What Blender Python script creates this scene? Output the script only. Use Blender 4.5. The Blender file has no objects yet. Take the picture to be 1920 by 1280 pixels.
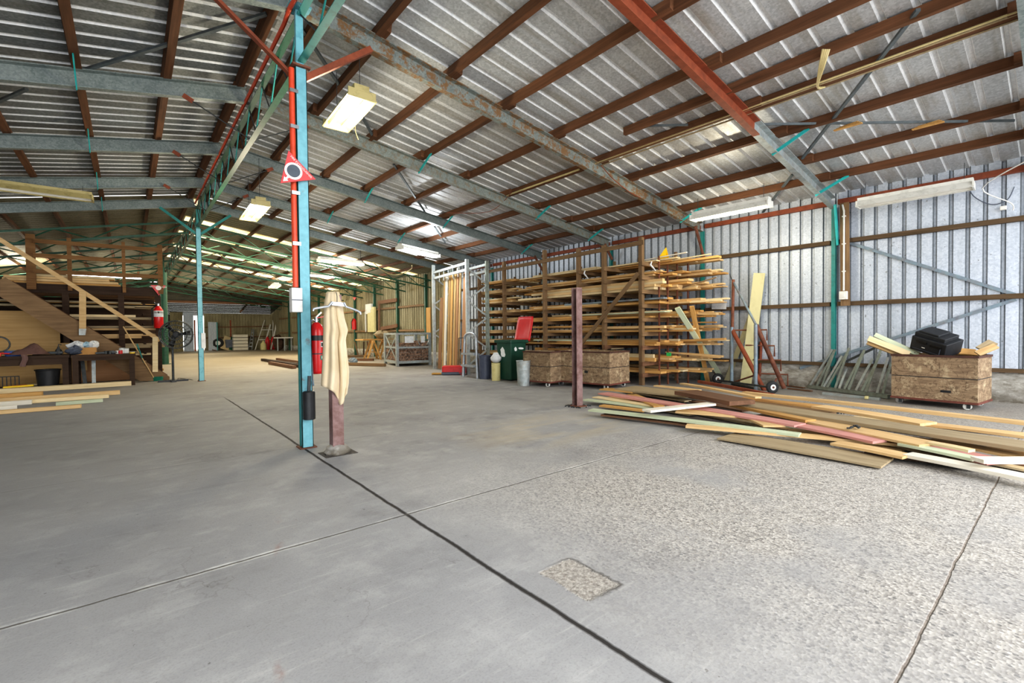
import bpy, math, random
from mathutils import Vector as V, Matrix as M
R = random.Random(7)
PI = math.pi
C = bpy.context.scene.collection
rad = math.radians

# ------------------------------------------------------------------ camera
F_PX, EYE = 870.0, V((0, 0, 1.15))
YAW, PITCH, ROLL = rad(39.5213), rad(1.1431), rad(0.5873)
FW = V((math.sin(YAW)*math.cos(PITCH), math.cos(YAW)*math.cos(PITCH), -math.sin(PITCH)))
r0 = V((math.cos(YAW), -math.sin(YAW), 0)); u0 = r0.cross(FW)
RT = r0*math.cos(ROLL) - u0*math.sin(ROLL)
UP = u0*math.cos(ROLL) + r0*math.sin(ROLL)
def ray(px, py): return FW + RT*((px-960)/F_PX) + UP*((640-py)/F_PX)
def fl(px, py, z=0.0):                      # photo point -> point at height z
    d = ray(px, py); return EYE + d*((z-EYE.z)/d.z)
def atX(px, py, X): d = ray(px, py); return EYE + d*(X/d.x)
def atY(px, py, Y): d = ray(px, py); return EYE + d*(Y/d.y)
WX0, WK = 10.35, -0.0352                    # stack-side wall: x = WX0 + WK*y
def atW(px, py, off=0.0): d = ray(px, py); return EYE + d*((WX0-off)/(d.x-WK*d.y))
def wx(y, off=0.0): return WX0 - off + WK*y
def hz(P, py):                              # height on the vertical through P seen at row py
    q = (640-py)/F_PX; d = V((P[0], P[1], 0)) - EYE
    a, b = d.dot(UP), d.dot(FW)
    return (a-q*b)/(q*FW.z-UP.z)
cam = bpy.data.cameras.new('camera'); co = bpy.data.objects.new('camera', cam); C.objects.link(co)
co.matrix_world = M(((RT.x, UP.x, -FW.x, EYE.x), (RT.y, UP.y, -FW.y, EYE.y), (RT.z, UP.z, -FW.z, EYE.z), (0, 0, 0, 1)))
cam.sensor_width = 36; cam.lens = 36*F_PX/1920; cam.clip_end = 300; cam.clip_start = 0.05
bpy.context.scene.camera = co

# ------------------------------------------------------------------ materials
def lin(c): return tuple((x/12.92 if x <= .04045 else ((x+.055)/1.055)**2.4) for x in c)
def h(s): return lin(tuple(int(s[i:i+2], 16)/255 for i in (0, 2, 4)))
class NT:
    def __init__(s, name):
        s.m = bpy.data.materials.new(name); s.m.use_nodes = True
        s.t = s.m.node_tree; s.n = s.t.nodes; s.b = s.n['Principled BSDF']
    def node(s, typ, **kw):
        n = s.n.new(typ)
        for k, v in kw.items():
            if k.startswith('i_'):
                key = k[2:]; n.inputs[int(key) if key.isdigit() else key].default_value = v
            else: setattr(n, k, v)
        return n
    def link(s, a, b): s.t.links.new(a, b)
    def math(s, op, a, b=None, c=None, clamp=False):
        n = s.n.new('ShaderNodeMath'); n.operation = op; n.use_clamp = clamp
        for i, x in enumerate((a, b, c)):
            if x is None: continue
            if isinstance(x, (int, float)): n.inputs[i].default_value = x
            else: s.link(x, n.inputs[i])
        return n.outputs[0]
    def mix(s, fac, a, b, mode='MIX'):
        n = s.n.new('ShaderNodeMix'); n.data_type = 'RGBA'; n.blend_type = mode; n.clamp_factor = True
        for i, x in ((0, fac), (6, a), (7, b)):
            if isinstance(x, (int, float)): n.inputs[i].default_value = x
            elif isinstance(x, tuple): n.inputs[i].default_value = (*x[:3], 1)
            else: s.link(x, n.inputs[i])
        return n.outputs[2]
    def coord(s, scale=(1, 1, 1), rand=False):
        tc = s.n.new('ShaderNodeTexCoord'); mp = s.n.new('ShaderNodeMapping')
        mp.inputs['Scale'].default_value = scale; s.link(tc.outputs['Object'], mp.inputs['Vector'])
        if rand:
            oi = s.n.new('ShaderNodeObjectInfo'); k = s.math('MULTIPLY', oi.outputs['Random'], 40.0)
            cx = s.n.new('ShaderNodeCombineXYZ')
            for i in range(3): s.link(k, cx.inputs[i])
            s.link(cx.outputs[0], mp.inputs['Location'])
        return mp.outputs[0]
    def noise(s, vec, scale, detail=4, rough=.55):
        n = s.node('ShaderNodeTexNoise'); n.inputs['Scale'].default_value = scale
        n.inputs['Detail'].default_value = detail; n.inputs['Roughness'].default_value = rough
        s.link(vec, n.inputs['Vector']); return n.outputs[0]
    def ramp(s, fac, lo, hi):
        n = s.n.new('ShaderNodeMapRange'); n.inputs[1].default_value = lo; n.inputs[2].default_value = hi
        s.link(fac, n.inputs[0]); return n.outputs[0]
    def bump(s, hgt, st=.3, dist=.01):
        n = s.n.new('ShaderNodeBump'); n.inputs['Strength'].default_value = st; n.inputs['Distance'].default_value = dist
        s.link(hgt, n.inputs['Height']); s.link(n.outputs[0], s.b.inputs['Normal'])
    def fin(s, col, rough=.6, metal=0.0, spec=.5):
        if isinstance(col, tuple): s.b.inputs['Base Color'].default_value = (*col, 1)
        else: s.link(col, s.b.inputs['Base Color'])
        s.b.inputs['Roughness'].default_value = rough; s.b.inputs['Metallic'].default_value = metal
        s.b.inputs['Specular IOR Level'].default_value = spec
        return s.m
def tint(s, col, amt):                       # per-object brightness change
    oi = s.n.new('ShaderNodeObjectInfo')
    k = s.math('MULTIPLY_ADD', oi.outputs['Random'], 2*amt, 1-amt)
    hv = s.n.new('ShaderNodeHueSaturation'); s.link(k, hv.inputs['Value']); s.link(col, hv.inputs['Color'])
    return hv.outputs[0]
def wood(name, c1, c2, c3=None, rnd=.12, rough=.75, gx=1.5, dirt=.35):
    s = NT(name); v = s.coord((gx, 28, 28), True)
    n1 = s.ramp(s.noise(v, 1.0, 5, .6), .3, .7)
    col = s.mix(n1, h(c1), h(c2))
    v2 = s.coord((1, 3, 3), True); n2 = s.ramp(s.noise(v2, 2.2, 4), .52, .78)
    col = s.mix(s.math('MULTIPLY', n2, dirt), col, h(c3 or c2))
    col = tint(s, col, rnd); s.bump(n1, .15, .003)
    return s.fin(col, rough, 0, .25)
def metal(name, c1, c2, rust=None, amt=.5, scale=14, rough=.45, met=.5, spangle=False, thr=(.45, .65), rs=5.0):
    s = NT(name); v = s.coord((1, 1, 1), True)
    if spangle:
        vo = s.node('ShaderNodeTexVoronoi'); vo.inputs['Scale'].default_value = 55; s.link(v, vo.inputs['Vector'])
        f = s.math('MULTIPLY_ADD', s.noise(v, 6, 5), .6, s.math('MULTIPLY', s.n[vo.name].outputs['Color'], .4))
    else: f = s.noise(v, scale, 5)
    col = s.mix(s.ramp(f, .3, .7), h(c1), h(c2))
    if rust:
        r = s.math('MULTIPLY', s.ramp(s.noise(v, rs, 8, .72), *thr), amt, clamp=True)
        col = s.mix(r, col, h(rust))
    return s.fin(col, rough, met)
def paint(name, c, c2=None, rough=.5, scale=8, thr=(.5, .7), met=0.0, rnd=0.0):
    s = NT(name); v = s.coord((1, 1, 1), True)
    col = s.mix(s.ramp(s.noise(v, scale, 6, .65), *thr), h(c), h(c2 or c))
    if rnd: col = tint(s, col, rnd)
    return s.fin(col, rough, met)
def glow(name, c, st, base='ffffff'):
    s = NT(name); s.b.inputs['Emission Color'].default_value = (*h(c), 1); s.b.inputs['Emission Strength'].default_value = st
    return s.fin(h(base), .5)

PINE = wood('sawn_pine', 'd9bd90', 'c4a170', '94714a')
PINE_PALE = wood('pale_pine', 'e6d5b0', 'd3bc90', 'ab9068')
PINE_ORANGE = wood('orange_pine', 'cfa76c', 'b4874e', '855c34')
PRIMED = wood('pale_green_primed_timber', 'cfd6bb', 'b9c4a8', '9a9c80', .06)
PINK = wood('pink_primed_timber', 'cf9a92', 'bd857d', '9b6d62', .06)
WHITE_T = wood('white_primed_timber', 'ebe6da', 'd8d2c2', 'b8a88c', .05)
GREYW = wood('weathered_timber', '8f7557', '715a42', '4a3a2c', .15)
GREY_TAN = wood('dirty_tan_timber', 'ab9b7f', '948468', '5f5340', .08)
BROWNW = wood('brown_timber', '80604a', '664a38', '3f2c20', .1)
RAILW = wood('brown_rail_timber', '8d6b45', '704f32', '4c3622', .1)
DARKW = wood('dark_timber', '4b3a2e', '382a22', '231a14', .15)
PURLIN = wood('rust_stained_purlin', '78523a', '583d2a', '3c2a1e', .16)
GIRTM = wood('wall_girt_timber', '6c5844', '52432f', '362c22', .12)
PLY = wood('plywood_sheet', 'c0a070', 'ad8c5c', '93744a', .06, gx=.6)
MDF = wood('hardboard_sheet', 'b08762', 'a07653', '886048', .08, gx=.5, dirt=.2)
CRATE = None
GALV = metal('galvanised_steel', '97a09f', '74807f', spangle=True, rough=.5, met=.35)
GALV_RUST = metal('rust_speckled_galvanised_steel', '98a09c', '78817e', '8a6844', .95, rough=.55, met=.3, spangle=True, thr=(.47, .56), rs=9)
GALV_RUST2 = metal('lightly_rusted_galvanised_steel', '98a09c', '78817e', '8c7456', .6, rough=.55, met=.3, spangle=True, thr=(.50, .60), rs=12)
GALV_PALE = metal('pale_galvanised_steel', 'b6bfc0', '98a2a4', '8a6a4a', .35, rough=.5, met=.35)
PRIMER = metal('red_oxide_steel', '9a5236', '84432c', '6b3a28', .6, rough=.65, met=.1)
RUSTY = metal('rusty_steel', '8a5a44', '6c4032', '4a2c22', .7, rough=.75, met=.1)
MAUVE = metal('mauve_rusted_steel', '917876', '7a605d', '5f3e32', .8, rough=.7, met=.1)
TEAL = paint('teal_paint', '2f8a86', '24706c', .5, 10)
TEAL_B = paint('bright_teal_paint', '2fb4b4', '249c9c', .5, 10)
SKYB = paint('faded_sky_blue_paint', '7dbfcb', '5fa3b3', .45, 12)
GREENM = paint('dark_green_paint', '2a5a47', '1f4638', .5, 10)
BLUE_RUST = metal('rusted_blue_paint', '7cbac6', '68a2b0', '7a4a32', .9, rough=.5, met=.05, thr=(.60, .72))
RED = paint('red_enamel', 'cf1f22', 'b8181b', .28, 4)
ORANGE_R = paint('orange_red_conduit_plastic', 'd9502f', 'c64628', .45, 10)
SIGN_R = paint('faded_red_sign_face', 'd5484a', 'cc3c3f', .5, 12)
SIGN_W = paint('white_sign_print', 'efe6e2', 'e2d8d4', .5, 12)
RIMM = metal('dark_rusted_rim', '5c3b30', '472f29', '33241e', .5, rough=.75, met=.1)
BASEM = metal('red_brown_base', '7c463a', '663a31', '43291f', .5, rough=.75, met=.05)
BLACKP = paint('black_plastic', '212327', '2c2f33', .45, 6)
SLATE = paint('slate_grey_plastic', '555d6d', '474e5c', .5, 6)
DKBLUE = paint('slate_blue_bin_plastic', '4d5468', '40465a', .5, 8)
WHITEP = paint('white_plastic', 'e4e4e0', 'cfcfca', .45, 9)
CREAMP = paint('cream_drum_plastic', 'd8cf98', 'c7bc83', .5, 9)
LAMPH = paint('white_enamel_lamp_body', 'dcdcd6', 'c3c3bc', .4, 9)
LAMPG = paint('yellowed_lamp_body', 'b9ac78', '9c8f5e', .45, 9)
BINGREEN = paint('dark_green_bin_plastic', '1f4a3c', '183d32', .42, 6)
BINRED = paint('red_bin_lid_plastic', 'cc2c30', 'b82428', .4, 6)
STICK = paint('torn_white_sticker', 'e9ecec', 'd4d8d8', .6, 20)
CHROME = metal('polished_steel', 'c9cccf', 'a9adb0', rough=.25, met=.9)
DKSTEEL = metal('dark_steel', '4c5052', '35393b', rough=.5, met=.4)
RUBBER = paint('black_rubber', '26282a', '333537', .75, 12)
ALU = metal('aluminium', 'b9bfc6', '9aa1aa', rough=.4, met=.5)
BRM = metal('grey_bracing_steel', '737b7f', '5c6468', rough=.5, met=.4)
STRUT = metal('dull_grey_green_steel', '98a29a', '808a82', '6b5a46', .4, rough=.55, met=.3)
BLUEST = metal('grey_blue_painted_steel', '8b9ea8', '77899a', '7a5a48', .5, rough=.5, met=.2)
CABLE = paint('cream_cable', 'cfc08e', 'b8a878', .5, 8)
CABLE_B = paint('black_cable', '222222', '2d2d2d', .6, 8)
YELLOWP = paint('yellow_plastic', 'f0c81c', 'e0b40c', .45, 8)
BLUEP = paint('blue_plastic', '3f6fc0', '345ea8', .45, 8)
TEALP = paint('teal_green_plastic', '1f7c66', '186452', .5, 8)
BROWNL = paint('worn_brown_leather', '6a4f48', '51393400'[:6], .7, 10)
PAPER = paint('crumpled_paper', 'd8dadc', 'b6bcc2', .8, 14)
CARD = paint('brown_cardboard', 'b88a52', 'a67a46', .8, 8)
CONC = None
TUBE_W = glow('warm_fluorescent_tube', 'fff0b0', 5)
TUBE_C = glow('cool_fluorescent_tube', 'fbfdff', 9)
TUBE_O = paint('unlit_fluorescent_tube', 'eceae2', 'dedcd2', .3, 4)

def corr_mat(name, pan, pan2, dirt, dscale=(1, 1, 1), amt=.5, rough=.5, met=.25, thr=(.5, .7), spk=0.0):
    s = NT(name); v = s.coord((1, 1, 1))
    f = s.noise(v, 30, 4, .6)
    vo = s.node('ShaderNodeTexVoronoi'); vo.inputs['Scale'].default_value = 45; s.link(v, vo.inputs['Vector'])
    f = s.math('MULTIPLY_ADD', vo.outputs['Color'], .5, s.math('MULTIPLY', f, .5))
    col = s.mix(s.ramp(f, .3, .7), h(pan), h(pan2))
    v2 = s.coord(dscale); d = s.ramp(s.noise(v2, 1.0, 7, .65), *thr)
    col = s.mix(s.math('MULTIPLY', d, amt), col, h(dirt))
    if spk:
        k = s.ramp(s.noise(v, 16, 2, .5), .68, .74); col = s.mix(s.math('MULTIPLY', k, spk), col, h('4a4a48'))
    return s.fin(col, rough, met)
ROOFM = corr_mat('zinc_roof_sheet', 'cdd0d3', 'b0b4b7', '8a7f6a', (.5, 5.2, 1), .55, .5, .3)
RIBM = corr_mat('daylit_zinc_rib', 'f0f2f4', 'dcdfe2', 'a8a49a', (.5, 5.2, 1), .35, .4, .1)  # daylight caught on the rib flanks, put into this paler colour
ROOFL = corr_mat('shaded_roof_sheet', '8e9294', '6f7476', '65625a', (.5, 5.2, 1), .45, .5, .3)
ROOFF = corr_mat('old_olive_roof_sheet', '8d8a78', '77755f', '5b5848', (.5, 5.2, 1), .5, .7, .05)
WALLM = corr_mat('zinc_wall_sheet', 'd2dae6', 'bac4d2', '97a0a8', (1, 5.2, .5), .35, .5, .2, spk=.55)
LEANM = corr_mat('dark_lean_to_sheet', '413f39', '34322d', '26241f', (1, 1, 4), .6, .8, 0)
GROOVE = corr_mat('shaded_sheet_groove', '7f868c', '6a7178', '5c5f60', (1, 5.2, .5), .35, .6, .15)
WALLF = corr_mat('old_fibro_wall_sheet', 'a39c80', '8b8468', '655d42', (1, 3, .5), .75, .85, 0, (.4, .65))
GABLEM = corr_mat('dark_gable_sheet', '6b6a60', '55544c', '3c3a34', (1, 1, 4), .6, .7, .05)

def floor_mat():
    s = NT('stained_concrete'); v = s.coord((1, 1, 1)); s_ = s.n.new('ShaderNodeSeparateXYZ'); s.link(v, s_.inputs[0])
    X, Y = s_.outputs[0], s_.outputs[1]
    big = s.noise(v, .55, 5, .6); mid = s.noise(v, 3.2, 6, .62); fine = s.noise(v, 60, 3, .6)
    col = s.mix(s.ramp(big, .35, .66), h('a8a8a8'), h('939394'))
    col = s.mix(s.math('MULTIPLY', s.ramp(mid, .5, .75), .45), col, h('c4c4c2'))
    vst = s.coord((.5, 2.2, 1)); st = s.noise(vst, 1.7, 6, .6)
    col = s.mix(s.math('MULTIPLY', s.ramp(st, .55, .75), .3), col, h('8a8988'))
    sc1 = s.coord((1.2, 16, 1)); col = s.mix(s.math('MULTIPLY', s.ramp(s.noise(sc1, 1.6, 8, .75), .56, .72), .35), col, h('d2d1cd'))
    gr = s.noise(v, 26, 6, .75); col = s.mix(s.math('MULTIPLY', s.ramp(gr, .52, .75), .3), col, h('7e7d7b'))
    sp0 = s.ramp(s.noise(v, 34, 2, .5), .735, .76); col = s.mix(s.math('MULTIPLY', sp0, .55), col, h('4e4a46'))
    # exposed aggregate on the worn bays past the long joint
    ax = s.ramp(X, 1.3, 2.6); ay = s.ramp(Y, 3.6, 2.2)
    agg = s.math('MULTIPLY', s.math('MULTIPLY', ax, ay), s.ramp(s.noise(v, .8, 3), .28, .5), clamp=True)
    vo = s.node('ShaderNodeTexVoronoi'); vo.inputs['Scale'].default_value = 75; s.link(v, vo.inputs['Vector'])
    spk = s.mix(s.ramp(vo.outputs['Color'], .1, .9), h('77716b'), h('cfcac2'))
    vo2 = s.node('ShaderNodeTexVoronoi'); vo2.inputs['Scale'].default_value = 42; s.link(v, vo2.inputs['Vector'])
    sep = s.n.new('ShaderNodeSeparateColor'); s.link(vo2.outputs['Color'], sep.inputs[0])
    dk = s.math('MULTIPLY', s.math('GREATER_THAN', sep.outputs[0], .74), s.math('LESS_THAN', vo2.outputs['Distance'], .36))
    spk = s.mix(s.math('MULTIPLY', dk, .85), spk, h('4c4a48'))
    base2 = s.mix(.5, col, h('bdbab4')); spk = s.mix(.72, base2, spk)
    stn = s.ramp(s.noise(v, 1.1, 7, .68), .56, .72); col = s.mix(s.math('MULTIPLY', stn, .4), col, h('6f6e6d'))
    crk = s.node('ShaderNodeTexNoise'); crk.inputs['Scale'].default_value = 1.3; crk.inputs['Detail'].default_value = 8; s.link(v, crk.inputs['Vector'])
    cl = s.math('MULTIPLY', s.ramp(s.math('ABSOLUTE', s.math('SUBTRACT', crk.outputs[0], .5)), .004, .001), s.ramp(big, .5, .6), clamp=True); col = s.mix(s.math('MULTIPLY', cl, .35), col, h('6a6763'))
    g2 = s.noise(v, 110, 3, .6); col = s.mix(s.math('MULTIPLY', s.ramp(g2, .5, .72), .28), col, h('6e6d6c'))
    col = s.mix(agg, col, spk)
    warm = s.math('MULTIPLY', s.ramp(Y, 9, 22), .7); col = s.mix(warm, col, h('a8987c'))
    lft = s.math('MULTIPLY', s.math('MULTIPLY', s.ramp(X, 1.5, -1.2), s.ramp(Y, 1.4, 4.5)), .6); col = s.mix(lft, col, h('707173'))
    wsd = s.math('MULTIPLY', s.ramp(X, 6.6, 8.6), s.ramp(s.noise(v, .9, 6, .65), .25, .5), clamp=True); col = s.mix(s.math('MULTIPLY', wsd, .55), col, h('77726a'))  # wall-side dirt, with shade around the board pile put into the colour
    # light sandy streaks near the rust post
    sd = s.math('MULTIPLY', s.math('MULTIPLY', s.ramp(s.math('ABSOLUTE', s.math('SUBTRACT', Y, 4.0)), .9, .2), s.ramp(s.math('ABSOLUTE', s.math('SUBTRACT', X, 3.9)), 1.4, .4)), s.ramp(st, .4, .6), clamp=True)
    col = s.mix(s.math('MULTIPLY', sd, .5), col, h('c4b491'))
    def stripe(coord_, at, half, wob, sc=2.5):
        w = s.math('MULTIPLY', s.math('SUBTRACT', s.noise(v, sc, 5, .7), .5), wob)
        return s.math('ABSOLUTE', s.math('SUBTRACT', s.math('ADD', coord_, w), at)), half
    hgt = s.math('MULTIPLY', fine, .15); hgt = s.math('MULTIPLY_ADD', agg, s.math('MULTIPLY', vo.outputs['Distance'], .35), hgt)
    for co_, at, half, wob, dark, a in ((X, 1.335, .011, .03, '2c2825', .95), (Y, 2.69, .006, .03, '5a5650', .8), (Y, .36, .0045, .03, '7d7064', .7), (Y, 7.4, .006, .03, '66635e', .5), (Y, 5.05, .004, .03, '6a6864', .45), (X, 6.4, .006, .03, '5e5a54', .5)):
        d, hf = stripe(co_, at, half, wob)
        ln = s.math('MULTIPLY', s.ramp(d, hf*1.5, hf*.6), a, clamp=True)
        if at == 1.335: ln = s.math('MULTIPLY', ln, s.ramp(Y, 10.2, 9.4))
        if at == 2.69:
            lg = s.math('MULTIPLY', s.ramp(s.math('ABSOLUTE', s.math('SUBTRACT', d, .014)), .014, .002), s.ramp(mid, .4, .6), clamp=True)
            col = s.mix(s.math('MULTIPLY', lg, .7), col, h('dcdcd8'))
        col = s.mix(ln, col, h(dark)); hgt = s.math('MULTIPLY_ADD', ln, -1.2, hgt)
    # broken-out square
    wob = s.math('MULTIPLY', s.math('SUBTRACT', s.noise(v, 9, 5, .7), .5), .08)
    qx = s.math('ABSOLUTE', s.math('SUBTRACT', s.math('ADD', X, wob), 1.59)); qy = s.math('ABSOLUTE', s.math('SUBTRACT', s.math('ADD', Y, wob), 1.46))
    inn = s.math('MULTIPLY', s.ramp(qx, .112, .10), s.ramp(qy, .165, .15), clamp=True)
    rub = s.mix(s.ramp(s.noise(v, 45, 5, .7), .35, .65), h('827c75'), h('c4bfb7'))
    col = s.mix(inn, col, rub)
    edge = s.math('MULTIPLY', s.math('MULTIPLY', s.ramp(qx, .125, .112), s.ramp(qy, .178, .165)), s.math('SUBTRACT', 1.0, inn), clamp=True)
    col = s.mix(s.math('MULTIPLY', edge, s.math('MULTIPLY', s.ramp(X, 1.5, 1.66), .8)), col, h('5e5a55'))
    hgt = s.math('MULTIPLY_ADD', inn, s.math('MULTIPLY_ADD', s.noise(v, 40, 5, .7), 1.2, -1.2), hgt)
    # rust-red scrapes
    rr = s.math('MULTIPLY', s.math('MULTIPLY', s.ramp(s.math('ABSOLUTE', s.math('SUBTRACT', X, s.math('MULTIPLY', Y, .22))), .03, .0), s.ramp(mid, .54, .62)), s.ramp(s.math('ABSOLUTE', s.math('SUBTRACT', Y, 2.3)), 1.0, .6), clamp=True)
    col = s.mix(s.math('MULTIPLY', rr, .6), col, h('8a6454'))
    s.bump(hgt, .6, .012)
    return s.fin(col, .82, 0, .3)
def crate_mat():
    s = NT('scuffed_crate_ply'); v = s.coord((1, 1, 1), True)
    vv = s.coord((2, 2, 9), True)
    col = s.mix(s.ramp(s.noise(vv, 3, 7, .7), .38, .62), h('98836a'), h('776451'))
    col = s.mix(s.ramp(s.noise(v, 7, 8, .75), .52, .68), col, h('bfae90'))
    w = s.node('ShaderNodeTexNoise'); w.inputs['Scale'].default_value = 4; w.inputs['Detail'].default_value = 8; w.inputs['Distortion'].default_value = 2.5; s.link(v, w.inputs['Vector'])
    ln = s.ramp(s.math('ABSOLUTE', s.math('SUBTRACT', w.outputs[0], .5)), .02, .004)
    col = s.mix(s.math('MULTIPLY', ln, .6), col, h('3c2a20'))
    col = tint(s, col, .1)
    return s.fin(col, .8, 0, .2)
def conc_mat():
    s = NT('whitewashed_concrete'); v = s.coord((1, 1, 1)); vs = s.coord((1, 2, 5))
    col = s.mix(s.ramp(s.noise(vs, 2, 8, .7), .4, .62), h('c8c6c0'), h('8e8a80'))
    sp = s.n.new('ShaderNodeSeparateXYZ'); s.link(v, sp.inputs[0])
    dz = s.math('MULTIPLY', s.ramp(sp.outputs[2], .28, .02), s.ramp(s.noise(v, 2.5, 6, .7), .36, .55), clamp=True)
    col = s.mix(s.math('MULTIPLY', dz, .85), col, h('5c554a'))
    n = s.noise(v, 18, 6, .7); s.bump(n, .5, .02)
    return s.fin(col, .9, 0, .2)
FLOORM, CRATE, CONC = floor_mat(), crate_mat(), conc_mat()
SKYL = NT('yellowed_fibreglass_skylight'); _v = SKYL.coord((1, 1, 1))
_c = SKYL.mix(SKYL.ramp(SKYL.noise(_v, 2.0, 4), .4, .65), h('fff2cf'), h('e8c987'))
SKYL.link(_c, SKYL.b.inputs['Emission Color']); SKYL.b.inputs['Emission Strength'].default_value = 1.15; SKYL = SKYL.fin(_c, .6)
LK, OPEN_E, WORLD_E, EXPO = 1.7, 590, 1.35, 0.48
LOOK = 'Medium High Contrast'
# ------------------------------------------------------------------ geometry helpers
def frame_of(d, up=V((0, 0, 1))):
    x = d.normalized()
    if abs(x.dot(up)) > .98: up = V((0, 1, 0)) if abs(x.y) < .9 else V((1, 0, 0))
    y = up.cross(x).normalized(); z = x.cross(y)
    return x, y, z
class MB:
    def __init__(s): s.v = []; s.f = []
    def add(s, vs, fs):
        n = len(s.v); s.v += [tuple(p) for p in vs]; s.f += [tuple(i+n for i in f) for f in fs]; return s
    def quad(s, a, b, c, d): return s.add([a, b, c, d], [(0, 1, 2, 3)])
    def box(s, c, d, ax=None):
        c = V(c); x, y, z = ax or (V((1, 0, 0)), V((0, 1, 0)), V((0, 0, 1)))
        p = [c + x*(i*d[0]/2) + y*(j*d[1]/2) + z*(k*d[2]/2) for i in (-1, 1) for j in (-1, 1) for k in (-1, 1)]
        return s.add(p, [(0, 1, 3, 2), (4, 6, 7, 5), (0, 4, 5, 1), (2, 3, 7, 6), (0, 2, 6, 4), (1, 5, 7, 3)])
    def bar(s, a, b, w, t, up=V((0, 0, 1))):
        a, b = V(a), V(b); x, y, z = frame_of(b-a, V(up))
        return s.box((a+b)/2, ((b-a).length, w, t), (x, y, z))
    def sweep(s, poly, a, b, up=V((0, 0, 1))):      # closed outline (y, z) along a..b
        a, b = V(a), V(b); x, y, z = frame_of(b-a, V(up)); n = len(poly)
        vs = [p + y*q[0] + z*q[1] for p in (a, b) for q in poly]
        return s.add(vs, [(i, (i+1) % n, n+(i+1) % n, n+i) for i in range(n)] + [tuple(range(n))[::-1], tuple(range(n, 2*n))])
    def tube(s, pts, r, n=8, closed=False):
        pts = [V(p) for p in pts]; m = len(pts); rs = r if isinstance(r, (list, tuple)) else [r]*m; rings = []
        y = None
        for i, p in enumerate(pts):
            a = pts[i-1] if (i or closed) else p; b = pts[(i+1) % m] if (i < m-1 or closed) else p
            x, y0, z = frame_of(b-a, V((0, 0, 1)))
            if y is not None:
                y1 = y - x*y.dot(x)
                if y1.length > 1e-4: y0 = y1.normalized(); z = x.cross(y0)
            y = y0
            rings.append([p + (y0*math.cos(2*PI*k/n) + z*math.sin(2*PI*k/n))*rs[i] for k in range(n)])
        vs = [q for rg in rings for q in rg]; fs = []
        for i in range(m if closed else m-1):
            j = (i+1) % m
            for k in range(n): fs.append((i*n+k, i*n+(k+1) % n, j*n+(k+1) % n, j*n+k))
        if not closed: fs += [tuple(range(n))[::-1], tuple(range((m-1)*n, m*n))]
        return s.add(vs, fs)
    def cyl(s, a, b, r, r2=None, n=16): return s.tube([a, b], [r, r if r2 is None else r2], n)
    def lathe(s, prof, c=(0, 0, 0), n=20, sx=1, sy=1, cap=True):
        c = V(c); m = len(prof)
        vs = [c + V((p[0]*math.cos(2*PI*k/n)*sx, p[0]*math.sin(2*PI*k/n)*sy, p[1])) for p in prof for k in range(n)]
        fs = [(i*n+k, i*n+(k+1) % n, (i+1)*n+(k+1) % n, (i+1)*n+k) for i in range(m-1) for k in range(n)]
        if cap: fs += [tuple(range(n))[::-1], tuple(range((m-1)*n, m*n))]
        return s.add(vs, fs)
    def prism(s, pts, off):                           # polygon in 3-D pushed along off
        n = len(pts); off = V(off); vs = [V(p) for p in pts] + [V(p)+off for p in pts]
        return s.add(vs, [tuple(range(n))[::-1], tuple(range(n, 2*n))] + [(i, (i+1) % n, n+(i+1) % n, n+i) for i in range(n)])
    def grid(s, P, closed=False):
        m, n = len(P), len(P[0]); vs = [q for r in P for q in r]
        return s.add(vs, [(i*n+j, i*n+(j+1), (i+1)*n+(j+1), (i+1)*n+j) for i in range(m-1) for j in range(n-1)])
def lnk(name, mb, mat, parent=None, loc=None, smooth=None, bevel=0):
    me = bpy.data.meshes.new(name); loc = V(loc) if loc is not None else V((0, 0, 0))
    me.from_pydata([tuple(V(p)-loc) for p in mb.v], [], mb.f); me.validate()
    if smooth:
        me.polygons.foreach_set('use_smooth', [True]*len(me.polygons)); me.set_sharp_from_angle(angle=rad(smooth))
    for m in (mat if isinstance(mat, (list, tuple)) else [mat]): me.materials.append(m)
    o = bpy.data.objects.new(name, me); C.objects.link(o); o.location = loc
    if parent: o.parent = parent
    if bevel:
        b = o.modifiers.new('soft_edges', 'BEVEL'); b.width = bevel; b.segments = 2; b.limit_method = 'ANGLE'
    return o
def tag(o, label=None, cat=None, group=None, kind=None):
    if label: o['label'] = label
    if cat: o['category'] = cat
    if group: o['group'] = group
    if kind: o['kind'] = kind
    return o
class T:                                              # a thing: an Empty at its base, parts given in scene coordinates
    def __init__(s, name, label, cat, loc=(0, 0, 0), group=None, rz=0):
        s.e = bpy.data.objects.new(name, None); C.objects.link(s.e); s.e.location = loc; s.loc = V(loc); s.e.empty_display_size = .1
        s.rz = rz; tag(s.e, label, cat, group); s.e.rotation_euler = (0, 0, rz)
    def part(s, name, mb, mat, label=None, smooth=None, under=None, bevel=0):
        if s.rz == 0 and under is None: mb2 = MB(); mb2.v = [tuple(V(p)-s.loc) for p in mb.v]; mb2.f = mb.f
        elif s.rz == 0: mb2 = MB(); mb2.v = [tuple(V(p)-s.loc) for p in mb.v]; mb2.f = mb.f
        else: mb2 = mb
        o = lnk(name, mb2, mat, under or s.e, None, smooth, bevel)
        if label: o['label'] = label
        return o
def struct(name, mb, mat, smooth=None): return tag(lnk(name, mb, mat, None, None, smooth), kind='structure')
def one(name, mb, mat, label, cat, loc, group=None, smooth=None, bevel=0):
    return tag(lnk(name, mb, mat, None, loc, smooth, bevel), label, cat, group)
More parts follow.
